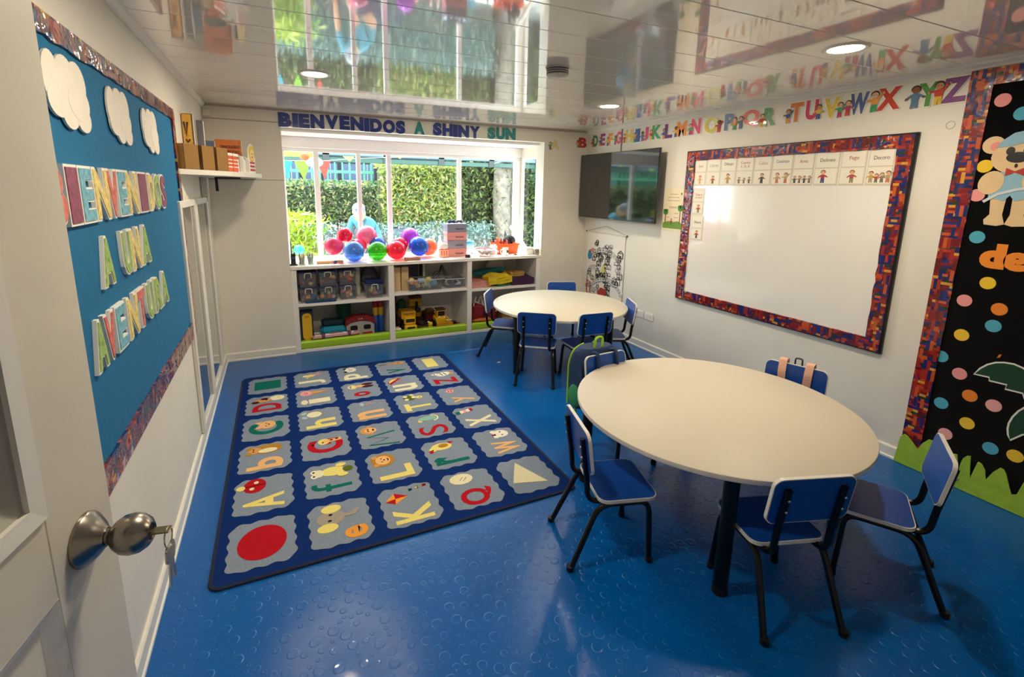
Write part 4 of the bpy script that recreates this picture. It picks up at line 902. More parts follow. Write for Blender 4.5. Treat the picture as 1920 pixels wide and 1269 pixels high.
grass([(-3.541, .003), (-3.548, .09), (-3.554, .169), (-3.571, .198), (-3.59, .193), (-3.618, .168), (-3.649, .136), (-3.667, .186), (-3.691, .222), (-3.715, .225), (-3.74, .19), (-3.77, .13), (-3.80, .19), (-3.83, .2), (-3.841, .14), (-3.846, .003)], 'green foam grass with two humps under the brick border', .022)
grass([(-3.847, .003), (-3.85, .15), (-3.856, .191), (-3.87, .213), (-3.886, .22), (-3.893, .15), (-3.902, .092), (-3.91, .15), (-3.919, .204), (-3.935, .2), (-3.954, .172), (-3.964, .12), (-3.985, .18), (-4.008, .219), (-4.022, .217), (-4.036, .196), (-4.055, .14), (-4.071, .098), (-4.089, .109), (-4.103, .189), (-4.13, .24), (-4.17, .22), (-4.2, .12), (-4.25, .2), (-4.3, .22), (-4.34, .13), (-4.36, .003)], 'green foam grass with sharp blades right of the chair back', .022)
# small white tape mark on the wall beside the panel
o = MB().ring(0, 0, .022, .019, 0, .001, n=16).build('hook_mark', mat('#b8b09c', .5), frame=FR(-3.50, 2.045, .001)); tag(o, 'small round hook mark left of the felt panel', 'hook')
# ================================================================ lettering over the bay window
SIGN = [('B', 0), ('I', 0), ('E', 0), ('N', 0), ('V', 0), ('E', 0), ('N', 0), ('I', 0), ('D', 0), ('O', 0), ('S', 0), (' ', 0), ('A', 1), (' ', 0), ('S', 0), ('H', 0), ('I', 0), ('N', 0), ('Y', 0), (' ', 0), ('S', 1), ('U', 1), ('N', 1)]
SBLUE = mat('#0c2c84', .4, noise=.25, scale=90, coat=.6); STEAL = mat('#1c8a86', .4, noise=.25, scale=90, coat=.6)
wid = {'I': .055, ' ': .085, 'A': .125, 'V': .135, 'N': .135, 'Y': .13, 'O': .135, 'D': .13, 'S': .105, 'E': .105, 'B': .125, 'H': .125, 'U': .12}
tot = sum(wid[c] for c, _ in SIGN); sc = (3.045-.60)/tot; x = .60; words = ['BIENVENIDOS', 'A', 'SHINY', 'SUN']; wi = 0; li = 0
for c, k in SIGN:
    w = wid[c]*sc
    if c == ' ': wi += 1; li = 0
    else:
        dz = .004*math.sin(x*7)
        o = text_obj('sign_letter', c, STEAL if k else SBLUE, None, FB(x+w/2, 2.198+dz, .001), w=w*.93, h=.128, depth=.006, bold=.07)
        tag(o, ('glitter %s letter %s, %s of the word %s over the window' % ('teal' if k else 'blue', c, ORD[li], words[wi])), 'letter', 'glitter letters over the window'); li += 1
    x += w
# ================================================================ toy shelf built into the bay
SHW = mat('#f0ebe2', .4, noise=.02, scale=6, name='shelf_laminate')
sh = thing('toy_shelf', 'white built-in toy shelf with three bays under the bay window', 'shelf unit', (0, 0, 0))
MB().span(.6202, 3.4198, -.012, .5595, .852, .886, .003).build('counter_top', SHW, sh)
for x0, x1 in ((.6202, .672), (1.572, 1.632), (2.468, 2.524), (3.36, 3.4198)): MB().span(x0, x1, .0, .56, .0, .852, .002).build('upright', SHW, sh)
for x0, x1, z in ((.672, 1.572, .505), (1.632, 2.468, .545), (2.524, 3.36, .525)):
    MB().span(x0, x1, .004, .555, z-.03, z, .002).build('shelf_board', SHW, sh)
    MB().span(x0, x1, .0, .555, .0, .03, .002).build('bottom_board', SHW, sh)
    MB().span(x0, x1, .555, .56, .03, .852).build('back_panel', SHW, sh)
LIME = mat('#a4cf1e', .35, bump=.1, bscale=30, coat=.3, name='lime_vinyl')
for x0, x1, lab in ((.674, 1.57, 'lime green padded roll below the left bay of the toy shelf'), (1.634, 2.466, 'lime green padded roll below the middle bay'), (2.526, 3.358, 'lime green padded roll below the right bay, beside the white table')):
    o = MB(); prof = [(y, z) for y, z in rrect(.07, .082, .02, 4, .042, .0725)]; n = len(prof)
    o.add([(x0, *p) for p in prof]+[(x1, *p) for p in prof], [(i, (i+1) % n, n+(i+1) % n, n+i) for i in range(n)]+[tuple(range(n-1, -1, -1)), tuple(range(n, 2*n))])
    tag(o.build('foam_roll', LIME, smooth=True), lab, 'foam pad', 'lime foam pads of the toy shelf')
CLEAR = glass('clear_plastic', '#f2f4f8', .05, .1)
LIDB = mat('#26306a', .35, coat=.2); HAND = mat('#d8cfb4', .4)
TOYC = ['#c84a3a', '#e0a04a', '#d8c850', '#5a8a5a', '#8a4a6a', '#d88a8a', '#4a6aa0', '#e8ddc0']
def tub(name, x, y, z, w, d, h, lab, cat, group, lid=LIDB, toys=10, cols=TOYC, handle=True, toy='toy', ts=1.0):
    t = thing(name, lab, cat, (x, y, z), 0, group)
    o = MB(); th = .004; k = .93
    def ringz(w_, d_, zz): return [(-w_/2, -d_/2, zz), (w_/2, -d_/2, zz), (w_/2, d_/2, zz), (-w_/2, d_/2, zz)]
    o.add(ringz(w*k, d*k, .001)+ringz(w, d, h)+ringz(w*k-th*2, d*k-th*2, .001+th)+ringz(w-th*2, d-th*2, h), [(3, 2, 1, 0), (0, 1, 5, 4), (1, 2, 6, 5), (2, 3, 7, 6), (3, 0, 4, 7), (8, 9, 10, 11), (8, 12, 13, 9), (9, 13, 14, 10), (10, 14, 15, 11), (11, 15, 12, 8), (4, 5, 13, 12), (5, 6, 14, 13), (6, 7, 15, 14), (7, 4, 12, 15)])
    o.build('tub_wall', CLEAR, t)
    if lid: MB().span(-w/2-.006, w/2+.006, -d/2-.006, d/2+.006, h, h+.012, .004).build('lid', lid, t)
    else: MB().ring(0, 0, .0, .0, 0, 0, n=4) and MB().span(-w/2-.006, w/2+.006, -d/2-.006, -d/2, h-.008, h).span(-w/2-.006, w/2+.006, d/2, d/2+.006, h-.008, h).span(-w/2-.006, -w/2, -d/2, d/2, h-.008, h).span(w/2, w/2+.006, -d/2, d/2, h-.008, h).build('rim', glass('tub_rim', '#e8e8e4', .6, .2), t)
    if handle: MB().tube(bent([(-.032, -d/2-.004, h-.045), (-.03, -d/2-.008, h+.004), (.03, -d/2-.008, h+.004), (.032, -d/2-.004, h-.045)], .012, 3), .0045, 6).build('handle', HAND, t, smooth=True)
    r = random.Random(int(x*1000)+int(z*100)); 
    for i in range(toys):
        q = MB(); s = r.uniform(.016, .026)*ts; xx, yy, zz = r.uniform(-w*.36, w*.36), r.uniform(-d*.38, d*.1), .008+s+r.uniform(0, h*.45)
        if r.random() < .5: q.ball((xx, yy, zz), s, 8, 6)
        else: q.box((xx, yy, zz), (s*1.8, s*1.6, s*1.3), .003, r.random(), r.random())
        q.build(toy, mat(r.choice(cols), .45), t, smooth=False)
    return t
pos = ['nearest the wall', 'second from the wall', 'third from the wall']
k = 0
for i, x in enumerate((.775, .965, 1.16)):
    for j in range(2):
        tub('storage_tub', x, .13+.01*i, .506+j*.157, .165, .2, .142, 'clear lidded toy tub, %s row, %s, on the left shelf' % (('lower', 'upper')[j], pos[i]), 'storage tub', 'lidded toy tubs on the left shelf', toys=9, cols=TOYC if j == 0 else TOYC[:3]+['#8a4a4a', '#5a3a3a'])
tub('storage_tub', 1.43, .13, .506, .185, .2, .142, 'clear lidded toy tub standing apart beside the middle bay', 'storage tub', 'lidded toy tubs on the left shelf', toys=12)
o = thing('tub_lid', 'dark blue spare lids stacked on the tub standing apart', 'lid', (1.44, .14, .663)); MB().span(-.09, .09, -.1, .1, 0, .012, .004).build('lid_plate', LIDB, o); MB().span(-.085, .085, -.09, .09, .013, .024, .004).build('lid_rim', LIDB, o)
o = thing('grey_sack', 'crumpled grey sack behind the spare lids', 'sack', (1.44, .42, .506)); q = MB().ball((0, 0, .15), (.1, .08, .145), 12, 8).build('sack_body', mat('#77757c', .6, bump=.6, bscale=20), o, smooth=True); MB().lathe([(.03, .285), (.02, .295), (.05, .325)], 10).build('gathered_neck', mat('#8a8890', .6), o, smooth=True)
o = thing('paper_roll', 'white rolled paper standing between toy tubs', 'paper roll', (1.29, .3, .506)); MB().lathe([(.035, 0), (.035, .3)], 16).build('roll', PAPER, o, smooth=True); MB().lathe([(.02, .3), (.02, .302)], 12).build('roll_hole', mat('#8a8478', .8), o)
o = thing('blue_tray', 'flat dark blue lid lying in front of the toy tubs', 'lid', (.885, .045, .5055)); MB().prism(rrect(.30, .075, .02), 0, .014).build('lid_plate', mat('#164a78', .35, coat=.3), o); MB().prism(rrect(.24, .04, .01), .014, .019).build('raised_centre', mat('#164a78', .35, coat=.3), o)
# lower left bay
ZB = .031
o = thing('tall_toy_box', 'tall narrow toy with yellow rounded face on dark blue', 'toy', (.745, .14, ZB)); MB().span(-.06, .06, -.05, .06, 0, .375, .006).build('toy_case', mat('#16283f', .4), o)
q = MB(); q.X = T_((0, -.05, .215)) @ Matrix.Rotation(R(90), 4, 'X'); q.prism(rrect(.09, .285, .044, 6), 0, .004).build('yellow_face', mat('#e2b21c', .35), o); q = MB(); q.X = T_((0, -.054, .32)) @ Matrix.Rotation(R(90), 4, 'X'); q.prism(rrect(.045, .022, .004), 0, .003).build('small_label', mat('#c88a1a', .4), o)
q = MB(); q.X = T_((0, -.05, .04)) @ Matrix.Rotation(R(90), 4, 'X'); q.prism(rrect(.09, .04, .015), 0, .003).build('teal_foot', mat('#3a7a7a', .4), o)
TEAL = mat('#1787a6', .25, coat=.5)
o = thing('teal_toy_car', 'glossy teal ride toy with a dark arch in front', 'toy', (1.005, .2, ZB)); MB().box((0, 0, .105), (.27, .2, .15), .035).build('toy_body', TEAL, o); MB().box((0, .01, .21), (.23, .16, .06), .02).build('dark_top', mat('#0f2630', .3), o)
q = MB(); q.X = T_((.02, -.1, .03)) @ Matrix.Rotation(R(90), 4, 'X'); q.ell(0, 0, .055, .05, -.002, .003, 16, 0, 0, 180).build('front_arch', BLACK, o)
for x in (-.1, .1):
    q = MB(); q.lathe([(.035, -.012), (.04, -.008), (.04, .008), (.035, .012)], 16, T_((x, -.09, .04)) @ Matrix.Rotation(R(90), 4, 'X')); q.build('wheel', BLACK, o, smooth=True)
ST = mat('#a39e98', .5); REDP = mat('#a91a22', .4)
o = thing('toy_fire_station', 'grey and red toy fire station with two garage doors', 'toy', (1.28, .17, ZB)); q = MB(); q.X = T_((0, -.06, 0)) @ Matrix.Rotation(R(90), 4, 'X'); q.prism([(-.145, 0), (.145, 0), (.145, .17), (.1, .2), (0, .215), (-.1, .2), (-.145, .17)], -.1, 0); q.build('front_wall', ST, o)
q = MB(); q.X = T_((0, -.055, 0)) @ Matrix.Rotation(R(90), 4, 'X'); q.prism([(-.16, .17), (-.1, .205), (0, .22), (.1, .205), (.16, .17), (.15, .235), (.07, .27), (-.07, .27), (-.15, .235)], -.11, .008); q.build('red_roof', mat('#7c1418', .45), o)
for x in (-.07, .07):
    q = MB(); q.X = T_((x, -.06, .045)) @ Matrix.Rotation(R(90), 4, 'X'); q.prism(rrect(.105, .085, .008), 0, .006); q.build('garage_door', REDP, o)
    q = MB(); q.X = T_((x, -.06, .145)) @ Matrix.Rotation(R(90), 4, 'X'); q.prism(rrect(.075, .05, .015), 0, .004); q.build('window', BLACK, o)
for x in (-.012, .012): MB().ball((x, -.07, .24), .007, 8, 6).build('lamp', mat('#f0e6c8', .3), o)
for x in (1.455, 1.515):
    o = thing('toy_drum_stack', 'stacked blue, yellow and red toy drums, %s column beside the fire station' % ('left' if x < 1.5 else 'right'), 'toy', (x, .2, ZB), 0, 'stacked toy drums')
    for nm, c, a, b_ in (('blue_drum', '#1c4fa8', 0, .24), ('yellow_drum', '#e0b428', .241, .33), ('red_drum', '#b8202a', .331, .42)): MB().lathe([(.024, a), (.029, a+.006), (.029, b_-.006), (.024, b_)], 16).build(nm, mat(c, .35), o, smooth=True)
    MB().lathe([(.012, .42), (.012, .43)], 10).build('stud', mat('#b8202a', .35), o)
o = thing('green_toy_bin', 'dark green toy bin at the back of the lower left bay', 'toy bin', (1.15, .44, ZB)); MB().lathe([(.07, 0), (.085, .4)], 18).build('bin_wall', mat('#1f5a44', .4), o, smooth=True); MB().lathe([(.089, .385), (.091, .395), (.089, .405), (.08, .405)], 18).build('bin_rim', mat('#17463a', .4), o, smooth=True)
o = thing('pink_toy_vehicle', 'flat pink and white toy vehicle lying in front of the teal toy', 'toy', (1.02, .052, .1165), R(3)); MB().prism([(-.23, -.025), (.2, -.025), (.24, 0), (.2, .025), (-.23, .025), (-.24, 0)], .012, .034).build('vehicle_body', mat('#d9a0a4', .4), o); MB().prism([(-.21, -.018), (.18, -.018), (.18, .018), (-.21, .018)], .034, .042).build('white_deck', WHITE, o)
for x in (-.13, .13): MB().lathe([(.028, .006), (.03, .012), (.03, .03), (.02, .05), (.008, .053)], 16, T_((x, 0, 0))).build('purple_wheel', mat('#6a3a5a', .4), o, smooth=True)
MB().box((0, 0, .046), (.13, .02, .006), .002).build('red_stripe', mat('#b8404a', .4), o)
# middle bay, upper
for i, (x, lab) in enumerate(((1.685, 'pale wooden box beside the left upright of the middle bay'), (1.775, 'pale wooden box, second one, behind the clear tub'))):
    o = thing('wooden_box', lab, 'box', (x, .22, .546), 0, 'wooden boxes on the middle shelf'); MB().span(-.04, .04, -.12, .12, 0, .26, .003).build('box_side', mat('#c9a97c', .6, noise=.1, scale=12), o); MB().span(-.036, .036, -.116, .116, .26, .266).build('box_lid', mat('#b8966a', .6), o)
o = thing('purple_box', 'dark purple box standing behind the clear tub of toy food', 'box', (1.90, .4, .546)); MB().span(-.085, .085, -.08, .08, 0, .28, .004).build('box_body', mat('#35253f', .4, noise=.3, scale=14), o); MB().span(-.088, .088, -.083, .083, .262, .285, .003).build('box_lid', mat('#2a1c33', .4), o)
tub('food_tub', 1.985, .12, .546, .40, .2, .125, 'wide open clear tub full of toy food in the middle bay', 'storage tub', None, lid=None, toys=16, cols=['#e8a45c', '#e0784a', '#e6cf7c', '#f0c890', '#8ab0c8'], handle=False, toy='toy_food', ts=1.5)
tub('open_tub', 2.335, .14, .546, .22, .2, .11, 'smaller open clear tub with white scraps beside the toy food', 'storage tub', None, lid=None, toys=10, cols=['#d8d4cc', '#8a8680', '#4a4844', '#efece4'], handle=False, toy='scrap', ts=1.3)
o = thing('green_book', 'slim green and white book upright behind the toy food', 'book', (2.06, .42, .546)); MB().span(-.02, .02, -.07, .07, 0, .27, .002).build('cover', mat('#5a8a4a', .5), o); MB().span(-.012, .012, -.0715, .07, .02, .25).build('pages', PAPER, o)
o = thing('wire_toy', 'dark wire bead toy at the back of the middle bay', 'toy', (2.28, .42, .546)); MB().span(-.12, .12, -.06, .06, 0, .02, .004).build('base', mat('#8a7458', .6), o)
for i in range(3): MB().tube([(-.1+.02*i+.18*t/12, .03*math.sin(t*.9+i), .02+.16*math.sin(math.pi*t/12)*(1+.2*math.sin(t+i))) for t in range(13)], .004, 6).build('wire', mat('#4a463c', .4, .6), o, smooth=True)
# middle bay, lower: toy vehicles
TY = mat('#e3b214', .32, coat=.3); TYD = mat('#c48a12', .35); TBK = mat('#15120f', .5)
def wheels(t, pts, r, w=.03):
    for x, y in pts: q = MB(); q.lathe([(r*.6, -w/2), (r, -w/2+.004), (r, w/2-.004), (r*.6, w/2)], 14, T_((x, y, r)) @ Matrix.Rotation(R(90), 4, 'Y')); q.build('wheel', TBK, t, smooth=True)
def hub_tag(): pass
o = thing('toy_dump_truck', 'big yellow toy dump truck with black grille, front on', 'toy truck', (1.83, .22, ZB)); wheels(o, ((-.06, -.07), (.06, -.07), (-.06, .08), (.06, .08)), .04)
MB().box((0, -.1, .07), (.14, .06, .08), .01).build('bonnet', TY, o); MB().box((0, -.132, .065), (.085, .006, .06), .002).build('grille', TBK, o); MB().box((0, -.135, .02), (.15, .014, .025), .004).build('bumper', mat('#e8d8a0', .4), o); MB().box((0, -.06, .15), (.13, .07, .08), .012).build('cab', TY, o); MB().box((0, -.097, .16), (.1, .004, .04), .001).build('windscreen', mat('#3a3418', .2), o)
MB().box((0, .07, .20), (.16, .2, .09), .01).build('tipper', TY, o); MB().box((0, -.04, .245), (.15, .05, .02), .004).build('tipper_lip', TYD, o); MB().box((0, .04, .08), (.09, .22, .04), .004).build('chassis', TBK, o)
o = thing('toy_loader', 'yellow toy wheel loader with a raised front bucket', 'toy truck', (2.21, .19, ZB)); wheels(o, ((-.06, -.02), (.06, -.02), (-.06, .1), (.06, .1)), .042)
q = MB(); q.X = T_((0, -.12, 0)); q.add([(-.09, -.03, .005), (.09, -.03, .005), (.095, -.035, .115), (-.095, -.035, .115), (-.085, .03, .01), (.085, .03, .01), (.085, .01, .12), (-.085, .01, .12)], [(0, 1, 2, 3), (4, 7, 6, 5), (0, 4, 5, 1), (1, 5, 6, 2), (3, 2, 6, 7), (0, 3, 7, 4)]); q.build('bucket', TYD, o)
MB().box((0, .05, .12), (.12, .17, .07), .012).build('body', TY, o); MB().box((0, .03, .19), (.1, .09, .08), .008).build('cab', TY, o); MB().box((0, -.018, .195), (.08, .004, .055), .001).build('windscreen', TBK, o); MB().box((0, .03, .24), (.11, .1, .02), .006).build('roof', mat('#3a2a18', .5), o)
for s in (-1, 1): MB().tube([(s*.07, .04, .15), (s*.072, -.06, .14), (s*.07, -.11, .09)], .009, 6).build('lift_arm', TY, o, smooth=True)
for s in (-1, 1): MB().ball((s*.03, -.03, .155), .012, 8, 6).build('headlamp', mat('#f2ead0', .3), o)
o = thing('toy_excavator', 'yellow toy excavator standing on the back row, dark scoop down', 'toy truck', (1.965, .43, ZB)); wheels(o, ((-.07, -.05), (.07, -.05), (-.07, .06), (.07, .06)), .035); MB().box((0, 0, .09), (.17, .17, .06), .01).build('track_body', TBK, o); MB().box((0, .02, .17), (.13, .13, .1), .01).build('cab', TYD, o)
MB().tube([(0, -.04, .2), (0, -.08, .31), (0, -.11, .27)], .014, 8).build('boom', TBK, o, smooth=True); MB().box((0, -.0, .30), (.15, .08, .09), .008).build('yellow_counterweight', TY, o); MB().box((0, 0, .362), (.14, .09, .034), .004).build('maroon_roof', mat('#6a2218', .5), o); MB().box((0, -.125, .23), (.06, .05, .05), .008).build('scoop', TBK, o)
o = thing('toy_duck', 'small yellow toy duck between the trucks', 'toy', (2.055, .11, ZB)); MB().ball((0, 0, .05), (.035, .045, .038), 12, 8).build('body', mat('#e8d428', .4), o, smooth=True); MB().ball((0, -.012, .105), .027, 10, 8).build('head', mat('#e8d428', .4), o, smooth=True); MB().ball((0, -.042, .10), (.012, .014, .006), 8, 5).build('beak', mat('#e07a1c', .4), o, smooth=True)
for s in (-1, 1): MB().ball((s*.028, -.02, .012), (.018, .024, .012), 8, 5).build('foot', mat('#e8e03c', .4), o, smooth=True)
for s in (-1, 1): MB().ball((s*.012, -.034, .112), .004, 6, 5).build('eye', BLACK, o)
def little_car(x, y, rz, c1, c2, lab, s=1.0):
    o = thing('toy_car', lab, 'toy car', (x, y, ZB), R(rz), 'toy cars in the middle bay'); wheels(o, ((-.04*s, -.055*s), (.04*s, -.055*s), (-.04*s, .055*s), (.04*s, .055*s)), .02*s, .018)
    MB().box((0, 0, .04*s), (.09*s, .18*s, .04*s), .012*s).build('car_body', mat(c1, .3, coat=.5), o); MB().box((0, .01*s, .073*s), (.075*s, .09*s, .032*s), .012*s).build('car_cabin', mat(c2, .25), o); MB().box((0, -.088*s, .04*s), (.07*s, .006, .014*s), .002).build('bumper', WHITE, o)
little_car(1.685, .13, 8, '#b02028', '#f0e6e0', 'red toy car at the left end of the middle bay')
little_car(2.378, .2, 80, '#8e1420', '#3a0a10', 'dark red toy car at the right end of the middle bay', .9)
little_car(1.70, .315, 0, '#c87a1c', '#3a1c14', 'orange toy car behind the red one', 1.0)
little_car(1.985, .2, 30, '#5a4a34', '#2a2018', 'brown toy car between dump truck and duck', 1.3)
o = thing('brown_toy_horse', 'dark brown toy horse standing at the left upright', 'toy', (1.70, .475, ZB)); MB().ball((0, 0, .19), (.045, .09, .05), 12, 8).build('body', mat('#3a2418', .6), o, smooth=True); MB().tube([(0, -.06, .2), (0, -.1, .30), (0, -.09, .36)], [.035, .03, .026], 8).build('neck', mat('#3a2418', .6), o, smooth=True); MB().ball((0, -.12, .38), (.026, .05, .03), 10, 7).build('head', mat('#3a2418', .6), o, smooth=True)
for x, y in ((-.03, -.06), (.03, -.06), (-.03, .06), (.03, .06)): MB().tube([(x, y, .17), (x, y, .0)], [.018, .012], 8).build('leg', mat('#2c1a12', .6), o, smooth=True)
o = thing('green_ball', 'dark green faceted ball behind the dump truck', 'ball', (1.81, .47, ZB+.22)); MB().ball((0, 0, .06), .06, 8, 6).build('ball_body', mat('#2f6a58', .4), o); MB().lathe([(.022, .0), (.028, .005)], 10).build('ball_cap', mat('#24503f', .4), o)
o = thing('toy_crate', 'low brown crate under the green ball', 'crate', (1.81, .475, ZB)); MB().span(-.08, .08, -.07, .07, 0, .218, .004).build('crate_body', mat('#5a4630', .7), o); MB().span(-.083, .083, -.073, -.068, .19, .215).build('crate_rim', mat('#6a543a', .7), o)
o = thing('maroon_toy_truck', 'maroon toy truck resting behind the duck', 'toy truck', (2.13, .42, ZB)); wheels(o, ((-.05, -.05), (.05, -.05), (-.05, .08), (.05, .08)), .04); MB().box((0, 0, .12), (.13, .22, .1), .02).build('body', mat('#5e1a22', .4), o); MB().box((0, -.04, .19), (.11, .1, .05), .02).build('cab', mat('#6e4a20', .4), o)
# right bay
def cloth(name, x, y, z, w, d, h, col, lab, layers=3, rz=0, ry=0, amp=.008):
    t = thing(name, lab, 'folded cloth', (x, y, z), R(rz), 'folded cloths in the right bay'); t.rotation_euler = (0, R(ry), R(rz))
    for k in range(layers):
        o = MB(); nx, ny = 10, 5; vs = []; r = random.Random(k*7+int(x*100)); hh = h/layers
        for zz in (0, 1):
            for j in range(ny+1):
                for i in range(nx+1): vs.append((w*(i/nx-.5)*(1+.03*math.sin(j+k)), d*(j/ny-.5), hh*k+hh*.94*zz+amp*math.sin(i*.8+k*1.3+j*.5)*(1 if k == layers-1 and zz else .2)+.002))
        n = (nx+1)*(ny+1); q = lambda i, j, zz: zz*n+j*(nx+1)+i
        fs = [(q(i, j, 1), q(i+1, j, 1), q(i+1, j+1, 1), q(i, j+1, 1)) for i in range(nx) for j in range(ny)]+[(q(i, j+1, 0), q(i+1, j+1, 0), q(i+1, j, 0), q(i, j, 0)) for i in range(nx) for j in range(ny)]
        fs += [(q(i, 0, 0), q(i+1, 0, 0), q(i+1, 0, 1), q(i, 0, 1)) for i in range(nx)]+[(q(i+1, ny, 0), q(i, ny, 0), q(i, ny, 1), q(i+1, ny, 1)) for i in range(nx)]
        fs += [(q(0, j+1, 0), q(0, j, 0), q(0, j, 1), q(0, j+1, 1)) for j in range(ny)]+[(q(nx, j, 0), q(nx, j+1, 0), q(nx, j+1, 1), q(nx, j, 1)) for j in range(ny)]
        o.add(vs, fs); o.build('fold', mat(col, .85, noise=.15, scale=20, bump=.3, bscale=80), t, smooth=True)
    return t
cloth('pink_cloth', 2.66, .2, .526, .25, .3, .07, '#c98a80', 'pale pink folded cloth at the left of the right bay')
cloth('teal_cloth', 2.81, .33, .640, .52, .12, .045, '#1f7480', 'long teal folded cloth lying aslant across the right bay', 2, 0, -6)
cloth('yellow_cloth', 2.90, .12, .557, .30, .2, .10, '#d8bc1c', 'crumpled yellow cloth in front of the teal one', 3, 0, -4, .02)
cloth('green_cloth', 2.96, .1, .526, .001+.2, .12, .03, '#2f6a4a', 'green ribbon-like cloth under the yellow one', 1, 10)
cloth('purple_cloth', 3.2, .18, .526, .30, .3, .085, '#3f2148', 'dark purple folded cloth at the right end of the shelf', 4)
cloth('patterned_cloth', 3.16, .22, .616, .20, .2, .05, '#b08a4a', 'brown and yellow patterned cloth on top of the purple one', 2, 5, 0, .014)
o = thing('white_parcel', 'crumpled white paper bag at the back of the right bay', 'paper bag', (3.0, .43, .526)); MB().ball((0, 0, .15), (.13, .08, .15), 9, 6).build('bag_body', mat('#b8b4ae', .7, bump=.8, bscale=14), o); MB().lathe([(.04, .28), (.06, .31)], 8).build('bag_mouth', mat('#c8c4be', .7), o)
o = thing('red_bag', 'dark red drawstring bag with white cord in the right bay', 'bag', (2.64, .15, ZB)); q = MB(); q.box((0, 0, .14), (.17, .12, .28), .03); q.build('bag_body', mat('#7e0f1c', .7, bump=.3, bscale=30), o)
MB().tube([(-.06, -.06, .27), (-.03, -.07, .38), (.0, -.06, .31), (.03, -.07, .39), (.06, -.06, .28), (.0, -.07, .30), (-.05, -.07, .33)], .006, 6).build('white_cord', mat('#d8c8c8', .7), o, smooth=True)
o = thing('spotted_bag', 'dark red spotted bag behind the chair in the right bay', 'bag', (2.84, .2, ZB)); MB().box((0, 0, .12), (.17, .12, .24), .04).build('bag_body', mat('#6a1420', .7), o)
for i in range(7): MB().ball((-.06+.02*i, -.06, .07+.05*((i*3) % 4)), .01, 8, 5).build('white_spot', mat('#d8c8c0', .7), o)
o = thing('cardboard_carton', 'brown cardboard carton low in the right bay', 'carton', (3.1, .2, ZB)); MB().span(-.14, .14, -.1, .1, 0, .16, .003).build('carton_body', mat('#8a6238', .8), o); MB().span(-.14, .14, -.102, -.098, .07, .09).build('tape', mat('#b89a6a', .4), o)
o = thing('orange_bag', 'orange crumpled toy bag on the bottom of the right bay', 'bag', (2.68, .045, .1155)); MB().ball((0, 0, .02), (.13, .03, .022), 12, 7).build('bag_body', mat('#c0601c', .6, noise=.3, scale=30), o, smooth=True); MB().ball((.06, 0, .03), (.03, .02, .02), 8, 5).build('bag_knot', mat('#d88a3a', .6), o)
# ================================================================ things on the counter
ZC = .887
BAL = [(1.067, .30, 1.037, .10, '#e8487e', 'hot pink balloon at the left end of the cluster'), (1.19, .36, 1.15, .085, '#e01a48', 'small red balloon on top, above the light blue one'), (1.43, .42, 1.13, .12, '#f07ca6', 'large pale pink balloon at the back against the window'),
       (1.32, .34, 1.02, .095, '#e23c6e', 'rose balloon wedged behind the light blue one'), (1.245, .13, .998, .112, '#5c9fec', 'light blue balloon at the front of the counter'), (1.53, .33, 1.04, .088, '#2a66dc', 'dark blue balloon peeping out above the green one'),
       (1.487, .12, .993, .106, '#56d828', 'green balloon at the front of the counter'), (1.695, .14, .993, .106, '#f0305a', 'bright red balloon at the front, right of the green one'), (1.77, .32, 1.02, .098, '#e82450', 'crimson balloon half hidden behind the bright red one'),
       (1.915, .40, 1.11, .105, '#c850e0', 'purple balloon at the top right of the cluster'), (1.96, .2, 1.02, .112, '#2a72ea', 'royal blue balloon right of the red ones'), (2.10, .3, .996, .104, '#f2845c', 'orange balloon at the right end of the cluster'), (2.0, .46, 1.02, .09, '#f4a07a', 'peach balloon against the window behind the blue one')]
def balloon(x, y, z, r, col, lab):
    t = thing('balloon', lab, 'balloon', (x, y, z), 0, 'party balloons on the counter')
    m = bpy.data.materials.get('balloon_'+col)
    if m is None:
        m = bpy.data.materials.new('balloon_'+col); m.use_nodes = True; nt = m.node_tree; p = nt.nodes['Principled BSDF']
        p.inputs['Base Color'].default_value = lin(col); p.inputs['Roughness'].default_value = .18; p.inputs['Coat Weight'].default_value = .4
        tl = nt.nodes.new('ShaderNodeBsdfTransparent'); tl.inputs[0].default_value = tuple(.12+.88*c_ for c_ in lin(col)[:3])+(1,); mx = nt.nodes.new('ShaderNodeMixShader'); mx.inputs[0].default_value = .42
        nt.links.new(p.outputs[0], mx.inputs[1]); nt.links.new(tl.outputs[0], mx.inputs[2]); nt.links.new(mx.outputs[0], nt.nodes['Material Output'].inputs['Surface'])
    rnd = random.Random(col); T = Matrix.Rotation(R(rnd.uniform(40, 120)), 3, 'X') @ Matrix.Rotation(R(rnd.uniform(0, 360)), 3, 'Z')
    T4 = (Matrix.Rotation(R(rnd.uniform(0, 360)), 4, 'Z') @ Matrix.Rotation(R(rnd.uniform(60, 110)), 4, 'X'))
    prof = []
    for i in range(15):
        a = math.pi*i/14; rr = math.sin(a); zz = -math.cos(a); k = 1+.12*(1-zz)/2*(1 if zz < 0 else 0)
        prof.append((max(r*.96*rr, .0002), r*zz*(1.0 if zz > 0 else 1.04)))
    MB().lathe(prof, 24, T4).build('balloon_skin', m, t, smooth=True)
    MB().lathe([(.0035, -r*1.035), (.005, -r*1.06), (.010, -r*1.10), (.008, -r*1.11)], 10, T4).build('knot', m, t, smooth=True)
for b_ in BAL: balloon(*b_)
